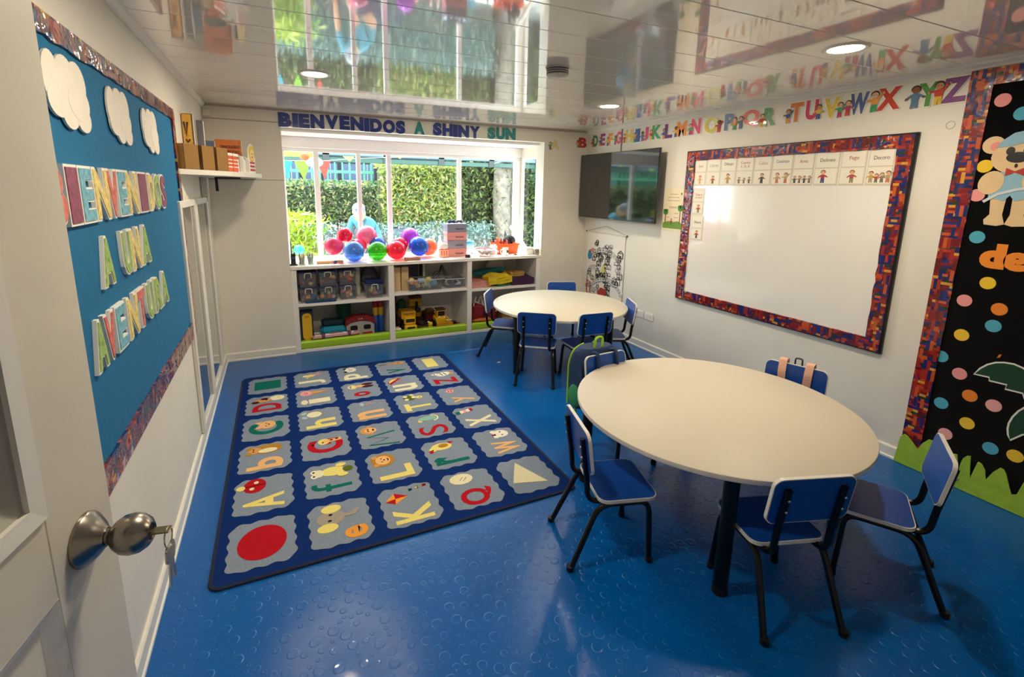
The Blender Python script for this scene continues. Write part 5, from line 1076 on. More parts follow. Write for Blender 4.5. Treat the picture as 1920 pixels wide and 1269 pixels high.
# walkie-talkie
o = thing('walkie_talkie', 'black walkie-talkie with long aerial at the left end of the counter', 'radio', (.655, .1, ZC)); MB().box((0, 0, .06), (.045, .03, .11), .006).build('radio_body', mat('#17171b', .5), o); MB().box((0, 0, .006), (.075, .06, .012), .004).build('charging_cradle', BLACK, o); MB().tube([(-.014, 0, .11), (-.014, 0, .24)], [.006, .004], 8).build('aerial', BLACK, o); MB().tube([(.012, 0, .115), (.012, 0, .13)], .006, 8).build('volume_knob', BLACK, o); MB().box((0, -.016, .075), (.03, .002, .02)).build('display', mat('#4a5a5a', .3), o)
JAR = glass('jar_glass', '#e6ecea', .1, .03)
for x, y, cols, lab in ((.735, .12, ['#e8a060', '#d86a4a', '#f0d080', '#8ab0a0'], 'clear jar of coloured crayons beside the walkie-talkie'), (.815, .11, ['#7a6a5a', '#a89080', '#5a4a40', '#c8b8a0'], 'clear jar of brown pencils next to the crayon jar')):
    o = thing('pencil_jar', lab, 'jar', (x, y, ZC), 0, 'pencil jars on the counter'); MB().lathe([(.0001, .001), (.034, .001), (.036, .006), (.036, .085), (.033, .085), (.033, .006), (.0001, .005)], 20).build('jar_wall', JAR, o, smooth=True)
    r = random.Random(int(x*100))
    for i in range(9): a = i*.7; MB().tube([(.018*math.cos(a), .018*math.sin(a), .006), (.025*math.cos(a+.3), .025*math.sin(a+.3), .10+.02*r.random())], .0042, 6).build('crayon', mat(cols[i % 4], .5), o)
o = thing('cardboard_strip', 'long flat cardboard piece lying behind the light blue balloon', 'cardboard', (1.0, .10, ZC)); MB().span(-.13, .13, -.02, .02, 0, .03, .002).build('strip', mat('#b98a64', .8), o); MB().span(-.128, .128, -.0205, -.0195, .012, .014).build('edge_line', mat('#8a6240', .8), o)
o = thing('cardboard_block', 'flat brown cardboard block between red and blue balloons', 'cardboard', (1.845, .045, ZC)); MB().span(-.085, .085, -.02, .02, 0, .035, .002).build('block', mat('#b07a68', .8), o); MB().span(-.083, .083, -.0205, -.0195, .014, .016).build('edge_line', mat('#8a5a48', .8), o)
o = thing('ribbon_scrap', 'pink paper ribbon lying at the counter edge', 'ribbon', (1.08, .03, ZC)); MB().tube([(-.07, 0, .004), (-.03, .012, .006), (.02, -.008, .005), (.07, .01, .005)], .004, 6).build('ribbon', mat('#d85a86', .5), o)
o = thing('blue_pompom', 'small navy pompom in front of the cardboard strip', 'pompom', (1.045, .05, ZC)); MB().ball((0, 0, .018), .018, 10, 8).build('pompom_body', mat('#24346a', .9, bump=.8, bscale=200), o); MB().lathe([(.004, .034), (.002, .042)], 6).build('tie', mat('#1a264a', .8), o)
# stacked printed boxes
GB = [('#8f8aa0', 'grey gift box at the bottom'), ('#e89a98', 'pink gift box'), ('#8f8aa0', 'grey'), ('#e89a98', 'pink')]
for i, (c, lab) in enumerate((('#eb9a92', 'lowest pink printed box of the stack on the counter'), ('#9a90a2', 'grey printed box second from the bottom of the stack'), ('#ee9c98', 'pink printed box third in the stack'), ('#8e8ea2', 'grey printed box on top of the stack'))):
    o = thing('printed_box', lab, 'box', (2.41, .25, ZC+.094*i), R((-1.5, 1, -.8, 1.2)[i]), 'stacked printed boxes'); MB().span(-.118, .118, -.07, .07, 0, .092, .003).build('box_body', mat(c, .5), o); MB().span(-.12, .12, -.072, .072, .062, .093, .002).build('box_lid', mat(c, .45), o)
    q = MB(); q.X = T_((.03, -.0725, .036)) @ Matrix.Rotation(R(90), 4, 'X'); q.stroke([(-.05+.1*t/24, .008*math.sin(t*1.9+i)+.003*math.sin(t*.7)) for t in range(25)], .005, 0, .001); q.build('printed_scrawl', mat('#5a4652', .6), o)
o = thing('blue_bow', 'shiny dark blue bow lying on the stacked boxes', 'bow', (2.36, .22, ZC+.377)); 
for s in (-1, 1): MB().ball((s*.025, 0, .022), (.026, .016, .02), 10, 6, Matrix.Rotation(R(s*25), 3, 'Y')).build('loop', mat('#16286e', .3, coat=.5), o, smooth=True)
MB().ball((0, -.004, .02), .01, 8, 6).build('centre', mat('#0e1a4a', .3), o, smooth=True)
o = thing('grey_bow', 'dark grey bow lying beside the blue bow', 'bow', (2.46, .25, ZC+.377))
for s in (-1, 1): MB().ball((s*.024, 0, .02), (.026, .016, .018), 10, 6, Matrix.Rotation(R(s*25), 3, 'Y')).build('loop', mat('#5a5a66', .4), o, smooth=True)
MB().ball((0, -.004, .024), .012, 8, 6).build('centre', mat('#1e1e24', .4), o, smooth=True)
# paper craft and bag in front
o = thing('paper_craft', 'white and orange paper craft figure left of the stacked boxes', 'paper craft', (2.24, .16, ZC)); MB().span(-.05, .05, -.02, .02, 0, .09, .003).build('craft_body', mat('#f0b098', .6), o); MB().ball((0, -.01, .125), (.045, .02, .04), 12, 8).build('craft_head', mat('#efe6da', .6), o, smooth=True)
for x in (-.03, .0, .03): MB().box((x, -.021, .05), (.014, .003, .05)).build('paper_strip', mat('#e8624a', .6), o)
MB().span(-.06, .06, -.024, -.02, .09, .1).build('collar', mat('#d84a4a', .6), o)
for x, lab in ((2.2, 'white plastic bottle left of the stacked boxes, farther one'), (2.28, 'white plastic bottle right behind the paper craft')):
    o = thing('white_bottle', lab, 'bottle', (x, .42, ZC), 0, 'white bottles on the counter'); MB().lathe([(.024, 0), (.026, .006), (.026, .15), (.012, .18), (.012, .19)], 16).build('bottle_body', mat('#eef2f4', .3), o, smooth=True); MB().lathe([(.015, .188), (.015, .22), (.01, .224)], 12).build('bottle_cap', WHITE, o, smooth=True)
o = thing('black_tape', 'small black tape roll before the pink box', 'tape', (2.50, .07, ZC)); MB().ring(0, 0, .03, .016, 0, .03).build('tape_roll', mat('#1a1612', .5), o); MB().ring(0, 0, .016, .014, .002, .028).build('tape_core', mat('#b8986a', .7), o)
o = thing('snack_bag', 'crumpled clear bag of red and brown scraps at the counter edge', 'plastic bag', (2.72, .1, ZC)); q = MB(); q.ball((0, 0, .05), (.17, .07, .055), 14, 8); 
for i, v in enumerate(q.v): 
    r = random.Random(i); q.v[i] = (v[0]*(1+r.uniform(-.1, .1)), v[1]*(1+r.uniform(-.1, .1)), max(.001, v[2]*(1+r.uniform(-.2, .25))))
q.build('bag_film', glass('bag_film', '#efe6e8', .35, .1), o)
r = random.Random(2)
for i in range(14): MB().box((r.uniform(-.12, .12), r.uniform(-.04, .04), r.uniform(.02, .06)), (.05, .03, .02), .004, r.random()*3, r.random()).build('scrap', mat(r.choice(['#a8303a', '#8a5a48', '#c8a898', '#e8d8d0', '#7a2a3a']), .6), o)
o = thing('teal_pouch', 'clear pouch with a teal lid behind the snack bag', 'pouch', (2.64, .42, ZC)); MB().box((0, 0, .06), (.15, .06, .12), .02).build('pouch_body', glass('pouch', '#dfeef2', .35, .1), o); MB().ball((0, 0, .13), (.085, .04, .022), 14, 7).build('teal_lid', mat('#2f93b4', .4), o, smooth=True)
for x, c, lab in ((2.80, '#7fb0c0', 'tall light blue glue bottle left of the orange basket'), (2.86, '#efe8e0', 'white glue bottle with red tip beside the orange basket'), (2.91, '#f0dcdc', 'pinkish glue bottle touching the orange basket')):
    o = thing('glue_bottle', lab, 'bottle', (x, .27-.06*(x > 2.83), ZC), 0, 'glue bottles on the counter'); MB().lathe([(.022, 0), (.024, .005), (.024, .10), (.012, .125)], 16).build('bottle_body', mat(c, .35), o, smooth=True); MB().lathe([(.012, .125), (.011, .14), (.004, .165), (.003, .17)], 12).build('nozzle', mat('#e04a3a' if c != '#7fb0c0' else '#d8e0e0', .4), o, smooth=True); MB().lathe([(.0245, .03), (.0245, .075)], 16).build('paper_label', mat('#b8b0d0', .6), o)
o = thing('orange_basket', 'orange plastic basket full of school supplies', 'basket', (3.07, .3, ZC)); q = MB(); ORB = mat('#e0560f', .4)
bw2, bd2, bh2 = .30, .2, .12
q.add([(-bw2/2+.015, -bd2/2+.015, .001), (bw2/2-.015, -bd2/2+.015, .001), (bw2/2-.015, bd2/2-.015, .001), (-bw2/2+.015, bd2/2-.015, .001), (-bw2/2, -bd2/2, bh2), (bw2/2, -bd2/2, bh2), (bw2/2, bd2/2, bh2), (-bw2/2, bd2/2, bh2)], [(3, 2, 1, 0), (0, 1, 5, 4), (1, 2, 6, 5), (2, 3, 7, 6), (3, 0, 4, 7)]); q.build('basket_wall', ORB, o)
MB().span(-.158, .158, -.108, -.098, .108, .122).span(-.158, .158, .098, .108, .108, .122).span(-.158, -.148, -.1, .1, .108, .122).span(.148, .158, -.1, .1, .108, .122).build('basket_rim', ORB, o)
r = random.Random(9)
for i in range(16):
    x0, y0 = r.uniform(-.12, .12), r.uniform(-.07, .07); c = r.choice(['#e05a1c', '#1a1a1e', '#d8d0c8', '#3a4a8a', '#b02a3a', '#e8a84a', '#2a2a30'])
    MB().tube([(x0, y0, .02), (x0+r.uniform(-.02, .02), y0, .14+r.uniform(0, .05))], .007, 6).build('marker', mat(c, .4), o, smooth=True)
MB().lathe([(.03, .1), (.002, .2)], 4, T_((-.1, -.03, 0))).build('orange_set_square', mat('#e8621c', .35), o)
o = thing('white_mug', 'white mug with a dark print in front of the orange basket', 'mug', (2.985, .09, ZC)); MB().lathe([(.0001, .001), (.033, .001), (.036, .005), (.036, .09), (.033, .09), (.033, .01), (.0001, .008)], 22).build('mug_wall', mat('#f0ebe4', .25), o, smooth=True); MB().tube([(-.035, 0, .07), (-.058, 0, .068), (-.063, 0, .045), (-.055, 0, .025), (-.035, 0, .022)], .006, 8).build('mug_handle', mat('#f0ebe4', .25), o, smooth=True); MB().box((.012, -.0355, .05), (.022, .003, .03)).build('mug_print', mat('#4a4a44', .5), o)
o = thing('sun_hat', 'black hat standing on its edge behind the orange basket', 'hat', (3.2, .43, ZC)); MB().ball((0, 0, .13), (.085, .06, .075), 16, 9).build('cap_crown', mat('#0d0d10', .8), o, smooth=True); MB().box((0, .0, .04), (.07, .05, .08), .02).build('cap_brim', mat('#0d0d10', .8), o)
o = thing('paper_tube', 'white paper tube leaning against the side window', 'paper roll', (3.32, .25, ZC)); MB().tube([(.02, -.04, .03), (-.08, .22, .31)], .026, 16).build('tube', mat('#efece6', .6), o, smooth=True); MB().tube([(-.08, .2205, .3105), (-.0803, .2215, .3115)], .02, 12).build('tube_mouth', mat('#8a867e', .8), o)
o = thing('white_carton', 'small white carton at the right end of the counter', 'carton', (3.30, .1, ZC)); MB().span(-.05, .05, -.04, .04, 0, .085, .003).build('carton_body', WHITE, o); MB().span(-.05, .05, -.041, -.0395, .06, .063).build('flap_line', mat('#b8b4ac', .6), o)
o = thing('grey_block', 'grey speckled block at the very end of the counter', 'block', (3.375, .045, ZC)); MB().span(-.033, .033, -.03, .03, 0, .07, .006).build('block_body', mat('#a29a92', .8, noise=.3, scale=50), o); MB().span(-.02, .02, -.031, -.0295, .02, .05).build('block_dent', mat('#8e867e', .8), o)
o = thing('dark_scissors', 'pair of dark red scissors in front of the orange basket', 'scissors', (3.17, .08, ZC), R(-15)); MB().ring(-.05, -.012, .02, .013, 0, .006).ring(-.05, .018, .02, .013, 0, .006).build('finger_loops', mat('#4a1418', .4), o); MB().prism([(-.035, -.004), (.06, -.001), (.06, .001), (-.035, .008)], .001, .004).build('blades', mat('#9a9a9a', .3, 1.0), o)
o = thing('paper_fan', 'grey folded fan leaning at the window post', 'fan', (3.19, .5, ZC)); q = MB(); q.X = Matrix.Rotation(R(80), 4, 'X'); q.prism([(-.05, 0), (.03, 0), (.02, .2), (.0, .27)], 0, .006); q.build('fan_blade', mat('#4e5660', .5), o); MB().box((.0, 0, .01), (.08, .03, .02), .004).build('fan_foot', mat('#3a4048', .5), o)

# ================================================================ bags on the chairs
def chair_frame(p, a, back=.2): return T_((p[0], p[1], 0)) @ Matrix.Rotation(R(a), 4, 'Z') @ T_((-back, 0, 0))
bp = thing('backpack', 'navy and teal school backpack with lime piping hanging on a chair', 'backpack', frame=chair_frame((2.393, -2.874), -85, .222))
BN = mat('#17355e', .75, bump=.25, bscale=150); BT = mat('#2d6f86', .7, bump=.25, bscale=150); LM = mat('#9ccf28', .5)
q = MB(); q.ball((-.085, 0, .455), (.105, .21, .27), 28, 20)
q.v = [(max(-.16, min(-.012, x)), max(-.15, min(.15, y)), max(.26, min(.665, z))) for x, y, z in q.v]
q.build('main_bag', BN, bp, smooth=True)
q = MB(); q.ball((-.16, 0, .36), (.05, .125, .115), 16, 10); q.build('front_pocket', BT, bp, smooth=True)
for s in (-1, 1):
    q = MB(); q.tube(bent([(-.155, s*.148, .27), (-.155, s*.15, .55), (-.15, s*.12, .64), (-.145, s*.04, .668)], .05, 5), .007, 6); q.build('lime_piping', LM, bp, smooth=True)
    q = MB(); q.ball((-.085, s*.148, .345), (.06, .022, .08), 12, 8); q.build('side_pocket', mat('#2f8a5a', .7), bp, smooth=True)
MB().tube([(-.16, -.12, .5), (-.175, 0, .505), (-.16, .12, .5)], .007, 6).build('reflective_strip', mat('#b8d0dc', .3), bp, smooth=True)
MB().tube(bent([(-.05, -.032, .655), (-.045, -.03, .735), (-.045, .03, .735), (-.05, .032, .655)], .03, 4), .0085, 8).build('lime_handle', LM, bp, smooth=True)
for s in (-1, 1): MB().tube(bent([(-.02, s*.075, .64), (.03, s*.075, .668), (.05, s*.078, .60), (.045, s*.08, .50), (-.02, s*.1, .33)], .03, 4), .011, 6).build('shoulder_strap', BN, bp, smooth=True)
MB().tube([(-.12, -.1, .30), (-.1, -.125, .2), (-.09, -.12, .1)], .008, 6).build('lime_strap_tail', LM, bp, smooth=True)
MB().tube([(-.03, .13, .28), (-.02, .15, .2), (-.03, .155, .12)], .007, 6).build('strap_tail', LM, bp, smooth=True)
bg = thing('small_rucksack', 'grey rucksack with peach straps looped over the chair by the wall', 'rucksack', frame=chair_frame((3.13, -3.355), 201, .222))
PE = mat('#e8b49c', .7, bump=.2, bscale=150)
MB().box((-.075, 0, .42), (.11, .24, .3), .04).build('bag_body', mat('#6a5a5c', .8), bg)
for s in (-1, 1):
    q = MB(); P = bent([(-.03, s*.07, .56), (-.022, s*.07, .664), (.03, s*.07, .668), (.048, s*.068, .60), (.05, s*.064, .46)], .012, 3); n = len(P)
    vs = []
    for p in P: vs += [(p.x, p.y-.021, p.z), (p.x, p.y+.021, p.z)]
    q.add(vs+[(x*1+.004, y, z+.003) for x, y, z in vs], [(2*i, 2*i+1, 2*i+3, 2*i+2) for i in range(n-1)]+[(2*n+2*i+2, 2*n+2*i+3, 2*n+2*i+1, 2*n+2*i) for i in range(n-1)]); q.build('peach_strap', PE, bg, smooth=True)
MB().tube(bent([(-.03, -.02, .56), (-.022, -.018, .675), (-.022, .018, .675), (-.03, .02, .56)], .01, 3), .005, 6).build('hanging_loop', mat('#4a4448', .7), bg, smooth=True)
o = thing('paper_scrap', 'tiny white paper scrap on the blue floor beside the table leg', 'paper scrap', (2.41, -1.0, .001)); MB().prism([(-.02, -.012), (.018, -.008), (.025, .01), (-.005, .016)], 0, .0015).build('scrap_sheet', WHITE, o); MB().prism([(-.005, -.004), (.02, 0), (.01, .012)], .0015, .004).build('folded_corner', WHITE, o)
# ================================================================ garden beyond the window
_mat = mat
def dim(hx, f=.68):   # darkens garden colours to offset the strong daylight on them
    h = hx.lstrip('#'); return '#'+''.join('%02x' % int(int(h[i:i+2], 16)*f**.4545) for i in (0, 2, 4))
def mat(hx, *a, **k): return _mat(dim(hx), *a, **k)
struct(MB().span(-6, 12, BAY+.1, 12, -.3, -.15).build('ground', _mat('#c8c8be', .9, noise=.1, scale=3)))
def leafmat(hx):
    m = mat(hx, .55, noise=.2, scale=6, name='leaf_'+hx.lstrip('#')); nt = m.node_tree
    if 'Translucent BSDF' not in nt.nodes:
        p = nt.nodes['Principled BSDF']; t = nt.nodes.new('ShaderNodeBsdfTranslucent'); t.inputs[0].default_value = lin(dim(hx)); mx = nt.nodes.new('ShaderNodeMixShader'); mx.inputs[0].default_value = .4
        nt.links.new(p.outputs[0], mx.inputs[1]); nt.links.new(t.outputs[0], mx.inputs[2]); nt.links.new(mx.outputs[0], nt.nodes['Material Output'].inputs['Surface'])
    return m
def foliage(o, name, parent, spots, n, size, cols, seed, squash=.6):
    r = random.Random(seed); b = MB()
    for _ in range(n):
        x, y, z = spots(r); s = size*r.uniform(.6, 1.3); b.m = r.randrange(len(cols))
        d = Vector((r.gauss(0, 1), r.gauss(0, 1)-.7, r.gauss(0, 1)+.3)).normalized(); e = d.orthogonal().normalized(); e = Matrix.Rotation(r.uniform(0, 6.28), 3, d) @ e; f = d.cross(e)
        c = Vector((x, y, z)); b.add([c-e*s, c+f*s*squash*.5-e*s*.1, c+e*s, c-f*s*squash*.5-e*s*.1], [(0, 1, 2, 3)])
    q = b.build(name, [leafmat(c) for c in cols], parent); q['kind'] = 'stuff'; return q
def hedge(x0, x1, y0, y1, z1, cols, core, lab, seed, n=9000, size=.045, z0=-.15):
    t = thing('hedge', lab, 'hedge', ((x0+x1)/2, (y0+y1)/2, z0), 0, 'garden hedges')
    cx, cy = (x0+x1)/2, (y0+y1)/2
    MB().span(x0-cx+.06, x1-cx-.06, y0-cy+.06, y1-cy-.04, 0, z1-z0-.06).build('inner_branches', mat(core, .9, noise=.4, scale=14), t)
    def spots(r):
        if r.random() < .14: return (r.uniform(x0, x1)-cx, r.uniform(y0, y1)-cy, z1-z0+r.uniform(-.05, .05))
        return (r.uniform(x0, x1)-cx, y0-cy+r.gauss(0, .045)+.05*math.sin(r.uniform(0, 6)), r.uniform(.3, z1-z0))
    foliage(None, 'leaves', t, spots, n, size, cols, seed)
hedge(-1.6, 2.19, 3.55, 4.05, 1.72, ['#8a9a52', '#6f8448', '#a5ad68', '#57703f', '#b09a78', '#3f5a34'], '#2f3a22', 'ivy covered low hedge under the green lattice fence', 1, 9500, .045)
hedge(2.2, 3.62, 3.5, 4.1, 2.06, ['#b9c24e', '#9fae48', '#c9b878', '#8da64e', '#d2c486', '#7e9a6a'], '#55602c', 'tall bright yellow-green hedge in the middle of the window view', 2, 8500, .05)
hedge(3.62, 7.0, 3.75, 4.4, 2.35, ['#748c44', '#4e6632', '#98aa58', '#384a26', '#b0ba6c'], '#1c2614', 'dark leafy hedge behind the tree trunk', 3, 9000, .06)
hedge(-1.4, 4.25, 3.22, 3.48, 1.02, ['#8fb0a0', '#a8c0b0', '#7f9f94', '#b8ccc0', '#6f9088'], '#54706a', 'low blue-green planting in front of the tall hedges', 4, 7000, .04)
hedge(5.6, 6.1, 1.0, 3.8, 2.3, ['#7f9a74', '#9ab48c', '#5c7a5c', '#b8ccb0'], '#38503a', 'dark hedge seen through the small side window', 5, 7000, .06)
# lattice fence
LG = mat('#5cc488', .5)
t = thing('lattice_fence', 'mint green wooden lattice fence above the ivy hedge', 'fence', (0, 3.85, 1.7))
for z, h in ((.03, .03), (.22, .045), (.40, .025)): MB().span(-1.5, 2.15, -.02, .02, z-h/2, z+h/2).build('fence_rail', LG, t)
for i in range(30): MB().span(-1.45+i*.123-.012, -1.45+i*.123+.012, -.015, .015, 0, .42).build('fence_slat', LG, t)
# house far behind the fence
t = thing('garden_house', 'dark grey house with many small panes beyond the lattice fence', 'building', (0, 7.0, -.15)); MB().span(-4, 8, 0, 1, 0, 3.4).build('house_wall', mat('#14171c', .8), t)
for i in range(16):
    p = MB().span(-2.2+.42*i, -1.88+.42*i, -.03, .0, 1.6, 2.35).build('window', mat('#3c4a66', .3), t); MB().span(-2.05+.42*i, -2.03+.42*i, -.04, -.03, 1.6, 2.35).span(-2.2+.42*i, -1.88+.42*i, -.04, -.03, 1.95, 1.98).build('window_bar', mat('#7c8690', .5), p)
# pergola gutter
t = thing('pergola_beam', 'blue grey metal gutter and green beam of the garden pergola', 'beam', (0, 3.2, 2.05)); MB().span(-2, 6.5, -.05, .03, .10, .17, .01).build('gutter', mat('#5c7490', .5), t); MB().span(-2, 6.5, -.03, .03, .0, .075, .005).build('green_beam', mat('#2c5246', .5), t); MB().span(-2, 6.5, -.06, .05, .17, .20).build('roof_sheet', mat('#3c4a60', .5), t)
for i in range(9): MB().span(-1.6+i*.95, -1.5+i*.95, -.05, -.0, .0, .19).build('beam_bracket', mat('#2e3834', .6), t)
for x in (-1.2, 1.92, 5.4): MB().span(x-.04, x+.04, -.03, .03, -2.2, .0).build('pergola_post', mat('#3f4a44', .6), t) if x != 1.92 else None
t = thing('lime_awning', 'lime green awning strip at the top left of the window', 'awning', (0, 1.3, 1.985)); MB().span(.2, 1.02, -.02, .02, .02, .07).build('awning_cloth', mat('#a6e04a', .6), t); MB().tube([(.47, -.585, .2), (.47, 0, .075)], .01, 6).build('awning_arm', mat('#b8d890', .5), t); MB().tube([(.2, 0, .075), (1.02, 0, .075)], .012, 8).build('awning_rod', mat('#b8d890', .5), t)
# tree
t = thing('garden_tree', 'thick grey tree trunk with ivy at the right of the window view', 'tree', (4.52, 3.45, -.15)); q = MB(); q.tube([(0, 0, 0), (.02, 0, .8), (-.02, .02, 1.7), (.03, 0, 2.8), (.0, 0, 3.6)], [.21, .175, .165, .17, .2], 14); q.build('trunk', mat('#8d8072', .95, noise=.35, scale=9, bump=1.0, bscale=14), t, smooth=True)
q = MB(); q.tube([(.25, .05, .0), (.22, .05, 1.5), (.28, .1, 3.2)], [.08, .06, .07], 10); q.build('second_trunk', mat('#75695c', .95, noise=.35, scale=9, bump=1.0, bscale=14), t, smooth=True)
foliage(None, 'ivy', t, lambda r: (lambda a, z: (.2*math.cos(a), .2*math.sin(a), z))(r.uniform(3.3, 6.2), r.uniform(.3, 3.0)), 350, .04, ['#6a7a3c', '#a8a468', '#4a5a2c'], 8)
foliage(None, 'crown', t, lambda r: (r.gauss(.2, .9), r.gauss(.3, .6), 3.6+abs(r.gauss(0, .5))), 1500, .09, ['#3f5a2c', '#5a7438', '#2c4020'], 9)
# yellow-green shrub
t = thing('lime_shrub', 'bright yellow-green shrub at the lower left of the window', 'shrub', (.78, 1.55, -.15))
for a in range(6): MB().tube([(0, 0, 0), (.1*math.cos(a), .1*math.sin(a), .6), (.22*math.cos(a), .18*math.sin(a), 1.2)], [.012, .009, .004], 6).build('stem', mat('#7a7a3a', .8), t, smooth=True)
foliage(None, 'leaves', t, lambda r: (r.gauss(0, .14), r.gauss(0, .12), r.uniform(.7, 1.48)), 800, .075, ['#a8b814', '#8cac14', '#bcc430', '#74a014', '#ccd070'], 11, .45)
for x, z, c, lab in ((.61, .96, '#a478e0', 'lilac flower ball low in front of the lime shrub'), (.745, .93, '#18b4dc', 'turquoise flower ball low in front of the lime shrub')):
    o = thing('garden_ornament', lab, 'ornament', (x, 1.0, -.15), 0, 'coloured ornaments by the shrub'); MB().ball((0, 0, z+.15), .06, 12, 8).build('ornament_ball', mat(c, .3), o, smooth=True); MB().tube([(0, 0, 0), (0, 0, z+.1)], .006, 6).build('ornament_stick', mat('#8a8a80', .6), o)
# bunting
t = thing('flag_bunting', 'string of blue, green and coral triangle flags outside the window', 'bunting', (0, 1.5, 0)); MB().tube([(.45, -.785, 2.2), (.5, 0, 1.98), (.7, 0, 1.965), (1.1, 0, 1.975), (1.5, 0, 2.02), (2.2, 0, 2.07), (3.0, 0, 2.10), (3.7, 0, 2.1), (4.2, 1.66, 2.12)], .003, 5).build('bunting_cord', mat('#e8e4d8', .7), t)
for x, z, w, h, c in ((.67, 1.962, .17, .22, '#1f8aa0'), (.865, 1.967, .19, .235, '#7cb82c'), (1.11, 1.973, .17, .225, '#c0443a'), (1.42, 2.045, .15, .07, '#b8e86a'), (2.07, 2.085, .13, .05, '#b8e86a'), (2.45, 2.10, .12, .05, '#a8e05a'), (2.83, 2.105, .12, .05, '#b8e86a')):
    MB().add([(x-w/2, 0, z), (x+w/2, -.004, z), (x+.01, -.012, z-h), (x-w/2, .003, z), (x+w/2, -.001, z), (x+.01, -.009, z-h)], [(0, 2, 1), (3, 4, 5), (0, 1, 4, 3), (1, 2, 5, 4), (2, 0, 3, 5)]).build('flag', mat(c, .6), t)
t = thing('paper_lantern', 'orange and white paper shape hanging behind the window post', 'paper ornament', (.93, 1.27, 1.895)); MB().ball((-.05, 0, .11), (.055, .03, .045), 12, 7).build('orange_half', mat('#ee5a22', .6), t, smooth=True); MB().ball((.06, 0, .05), (.10, .02, .06), 12, 7).build('white_half', mat('#f0ead2', .6), t, smooth=True); MB().tube([(0, 0, .1), (0, 0, .2)], .002, 5).build('thread', mat('#d8d4c8', .7), t)
# person bending over outside
def skinned(name, V, E_, rad, m, parent, sub=2):
    me = bpy.data.meshes.new(name); me.from_pydata(V, E_, []); o = put(name, me, parent); me.skin_vertices[0] if me.skin_vertices else None
    md = o.modifiers.new('skin', 'SKIN'); md.use_smooth_shade = True
    for i, r in enumerate(rad):
        me.skin_vertices[0].data[i].radius = (r, r) if not isinstance(r, tuple) else r
    me.skin_vertices[0].data[0].use_root = True
    o.modifiers.new('sub', 'SUBSURF').levels = sub; o.modifiers['sub'].render_levels = sub
    me.materials.append(m); return o
pe = thing('person', 'person in a light blue shirt and pale cap bending over outside the window', 'person', (1.78, 2.2, -.15))
V = [(.12, .08, .92), (.02, .02, 1.10), (-.10, -.05, 1.30), (-.16, -.1, 1.37), (-.185, -.16, 1.40), (-.19, -.2, 1.44),
     (-.02, -.17, 1.30), (-.12, -.26, 1.08), (-.22, -.34, .88), (-.25, -.37, .80),
     (-.22, .08, 1.33), (-.33, .0, 1.10), (-.36, -.12, .90), (-.37, -.16, .82),
     (.15, -.05, .86), (.08, -.08, .48), (.14, -.02, .08), (.08, -.10, .04),
     (.10, .2, .86), (.05, .18, .48), (.12, .22, .08), (.06, .15, .04)]
Eg = [(0, 1), (1, 2), (2, 3), (3, 4), (4, 5), (2, 6), (6, 7), (7, 8), (8, 9), (2, 10), (10, 11), (11, 12), (12, 13), (0, 14), (14, 15), (15, 16), (16, 17), (0, 18), (18, 19), (19, 20), (20, 21)]
rad = [.13, .125, .13, .06, .05, .05, .06, .045, .035, .03, .06, .045, .035, .03, .085, .06, .042, .035, .085, .06, .042, .035]
SKN = mat('#d9a27e', .6)
skinned('body', V, Eg, rad, SKN, pe)
sh_i = [0, 1, 2, 3, 6, 7, 10, 11]; mp = {a: b_ for b_, a in enumerate(sh_i)}
skinned('shirt', [V[i] for i in sh_i], [(mp[a], mp[b_]) for a, b_ in Eg if a in mp and b_ in mp], [.15, .15, .155, .085, .085, .065, .085, .065], mat('#46889c', .8, noise=.06, scale=10), pe)
tr_i = [0, 14, 15, 16, 18, 19, 20]; mp2 = {a: b_ for b_, a in enumerate(tr_i)}
skinned('trousers', [V[i] for i in tr_i], [(mp2[a], mp2[b_]) for a, b_ in Eg if a in mp2 and b_ in mp2], [.145, .1, .075, .058, .1, .075, .058], mat('#34405a', .85), pe)
HC = Vector((-.195, -.235, 1.475)); hd = MB(); hd.ball(HC, (.075, .09, .105), 18, 14)
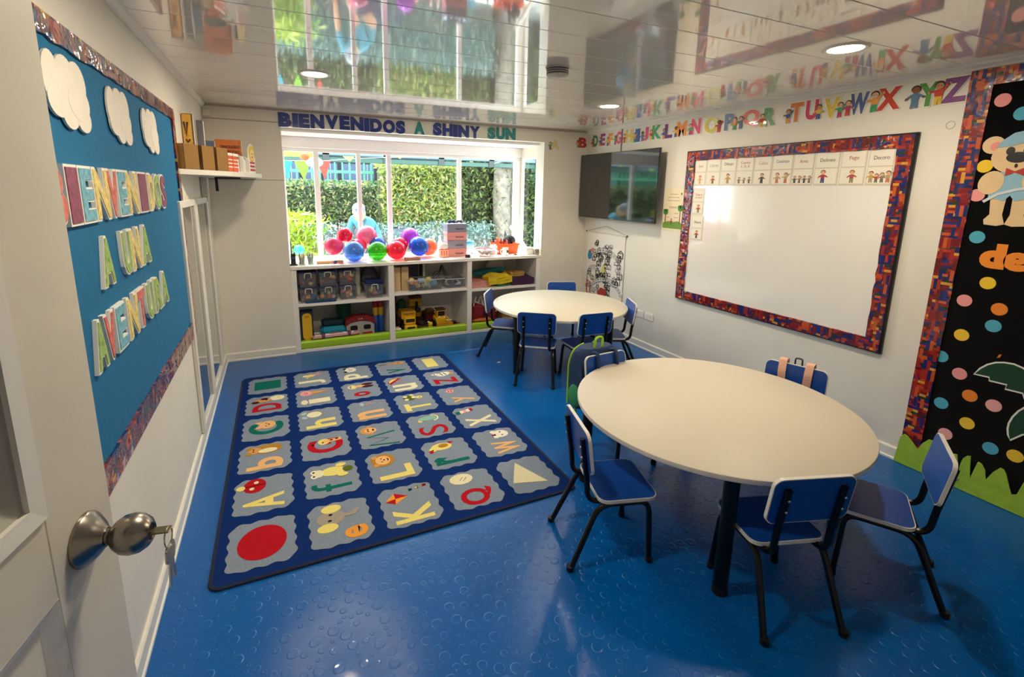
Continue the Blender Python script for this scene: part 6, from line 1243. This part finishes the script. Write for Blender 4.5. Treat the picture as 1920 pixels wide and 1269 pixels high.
hd.ball(HC+Vector((-.03, -.09, -.02)), (.012, .018, .016), 8, 6).ball(HC+Vector((.075, .0, -.01)), (.012, .018, .026), 8, 6).ball(HC+Vector((-.075, 0, -.01)), (.012, .018, .026), 8, 6); hd.build('head', SKN, pe, smooth=True)
for s in (-1, 1): MB().ball(HC+Vector((-.02+s*.03, -.083, .012)), .011, 8, 6).build('eye', mat('#2a1c14', .3), pe)
MB().ball(HC+Vector((-.02, -.08, -.055)), (.022, .01, .007), 8, 5).build('mouth', mat('#a8564e', .5), pe)
MB().ball(HC+Vector((.045, .045, -.03)), (.06, .07, .11), 14, 9).build('hair', mat('#d9bd8c', .7, bump=.5, bscale=60), pe, smooth=True)
MB().ball(HC+Vector((0, -.03, .04)), (.09, .1, .085), 18, 10).build('cap', mat('#8c8a90', .8), pe, smooth=True)
q = MB(); q.X = T_(HC+Vector((-.02, -.13, -.01))) @ Matrix.Rotation(R(40), 4, 'X'); q.ell(0, 0, .07, .08, 0, .008, 16); q.build('cap_peak', mat('#85838c', .8), pe)
for j, (a, b_) in enumerate(((8, 9), (12, 13))):
    base = Vector(V[b_]); d = (base-Vector(V[a])).normalized(); side = Vector((1, .2, 0))
    Vh = [tuple(base)]; Eh = []; Rh = [.022]
    Vh.append(tuple(base+d*.05)); Eh.append((0, 1)); Rh.append(.03)
    for f, (ox, ln) in enumerate(((-.024, .065), (-.008, .075), (.008, .072), (.022, .058))):
        i0 = len(Vh); p0 = base+d*.085+side*ox; p1 = p0+d*ln*.5+Vector((0, -.012, 0)); p2 = p1+d*ln*.4+Vector((0, .012, 0)); Vh += [tuple(p0), tuple(p1), tuple(p2)]; Eh += [(1, i0), (i0, i0+1), (i0+1, i0+2)]; Rh += [.01, .0085, .007]
    i0 = len(Vh); p0 = base+d*.045+side*.036; p1 = p0+d*.035+side*.018; Vh += [tuple(p0), tuple(p1)]; Eh += [(1, i0), (i0, i0+1)]; Rh += [.011, .008]
    skinned('hand', Vh, Eh, Rh, SKN, pe, 1)
for b_ in (17, 21): q = MB(); p = Vector(V[b_]); q.box((p.x+.01, p.y, .045), (.15, .085, .09), .035); q.build('shoe', mat('#d8d4cc', .6), pe)
mat = _mat
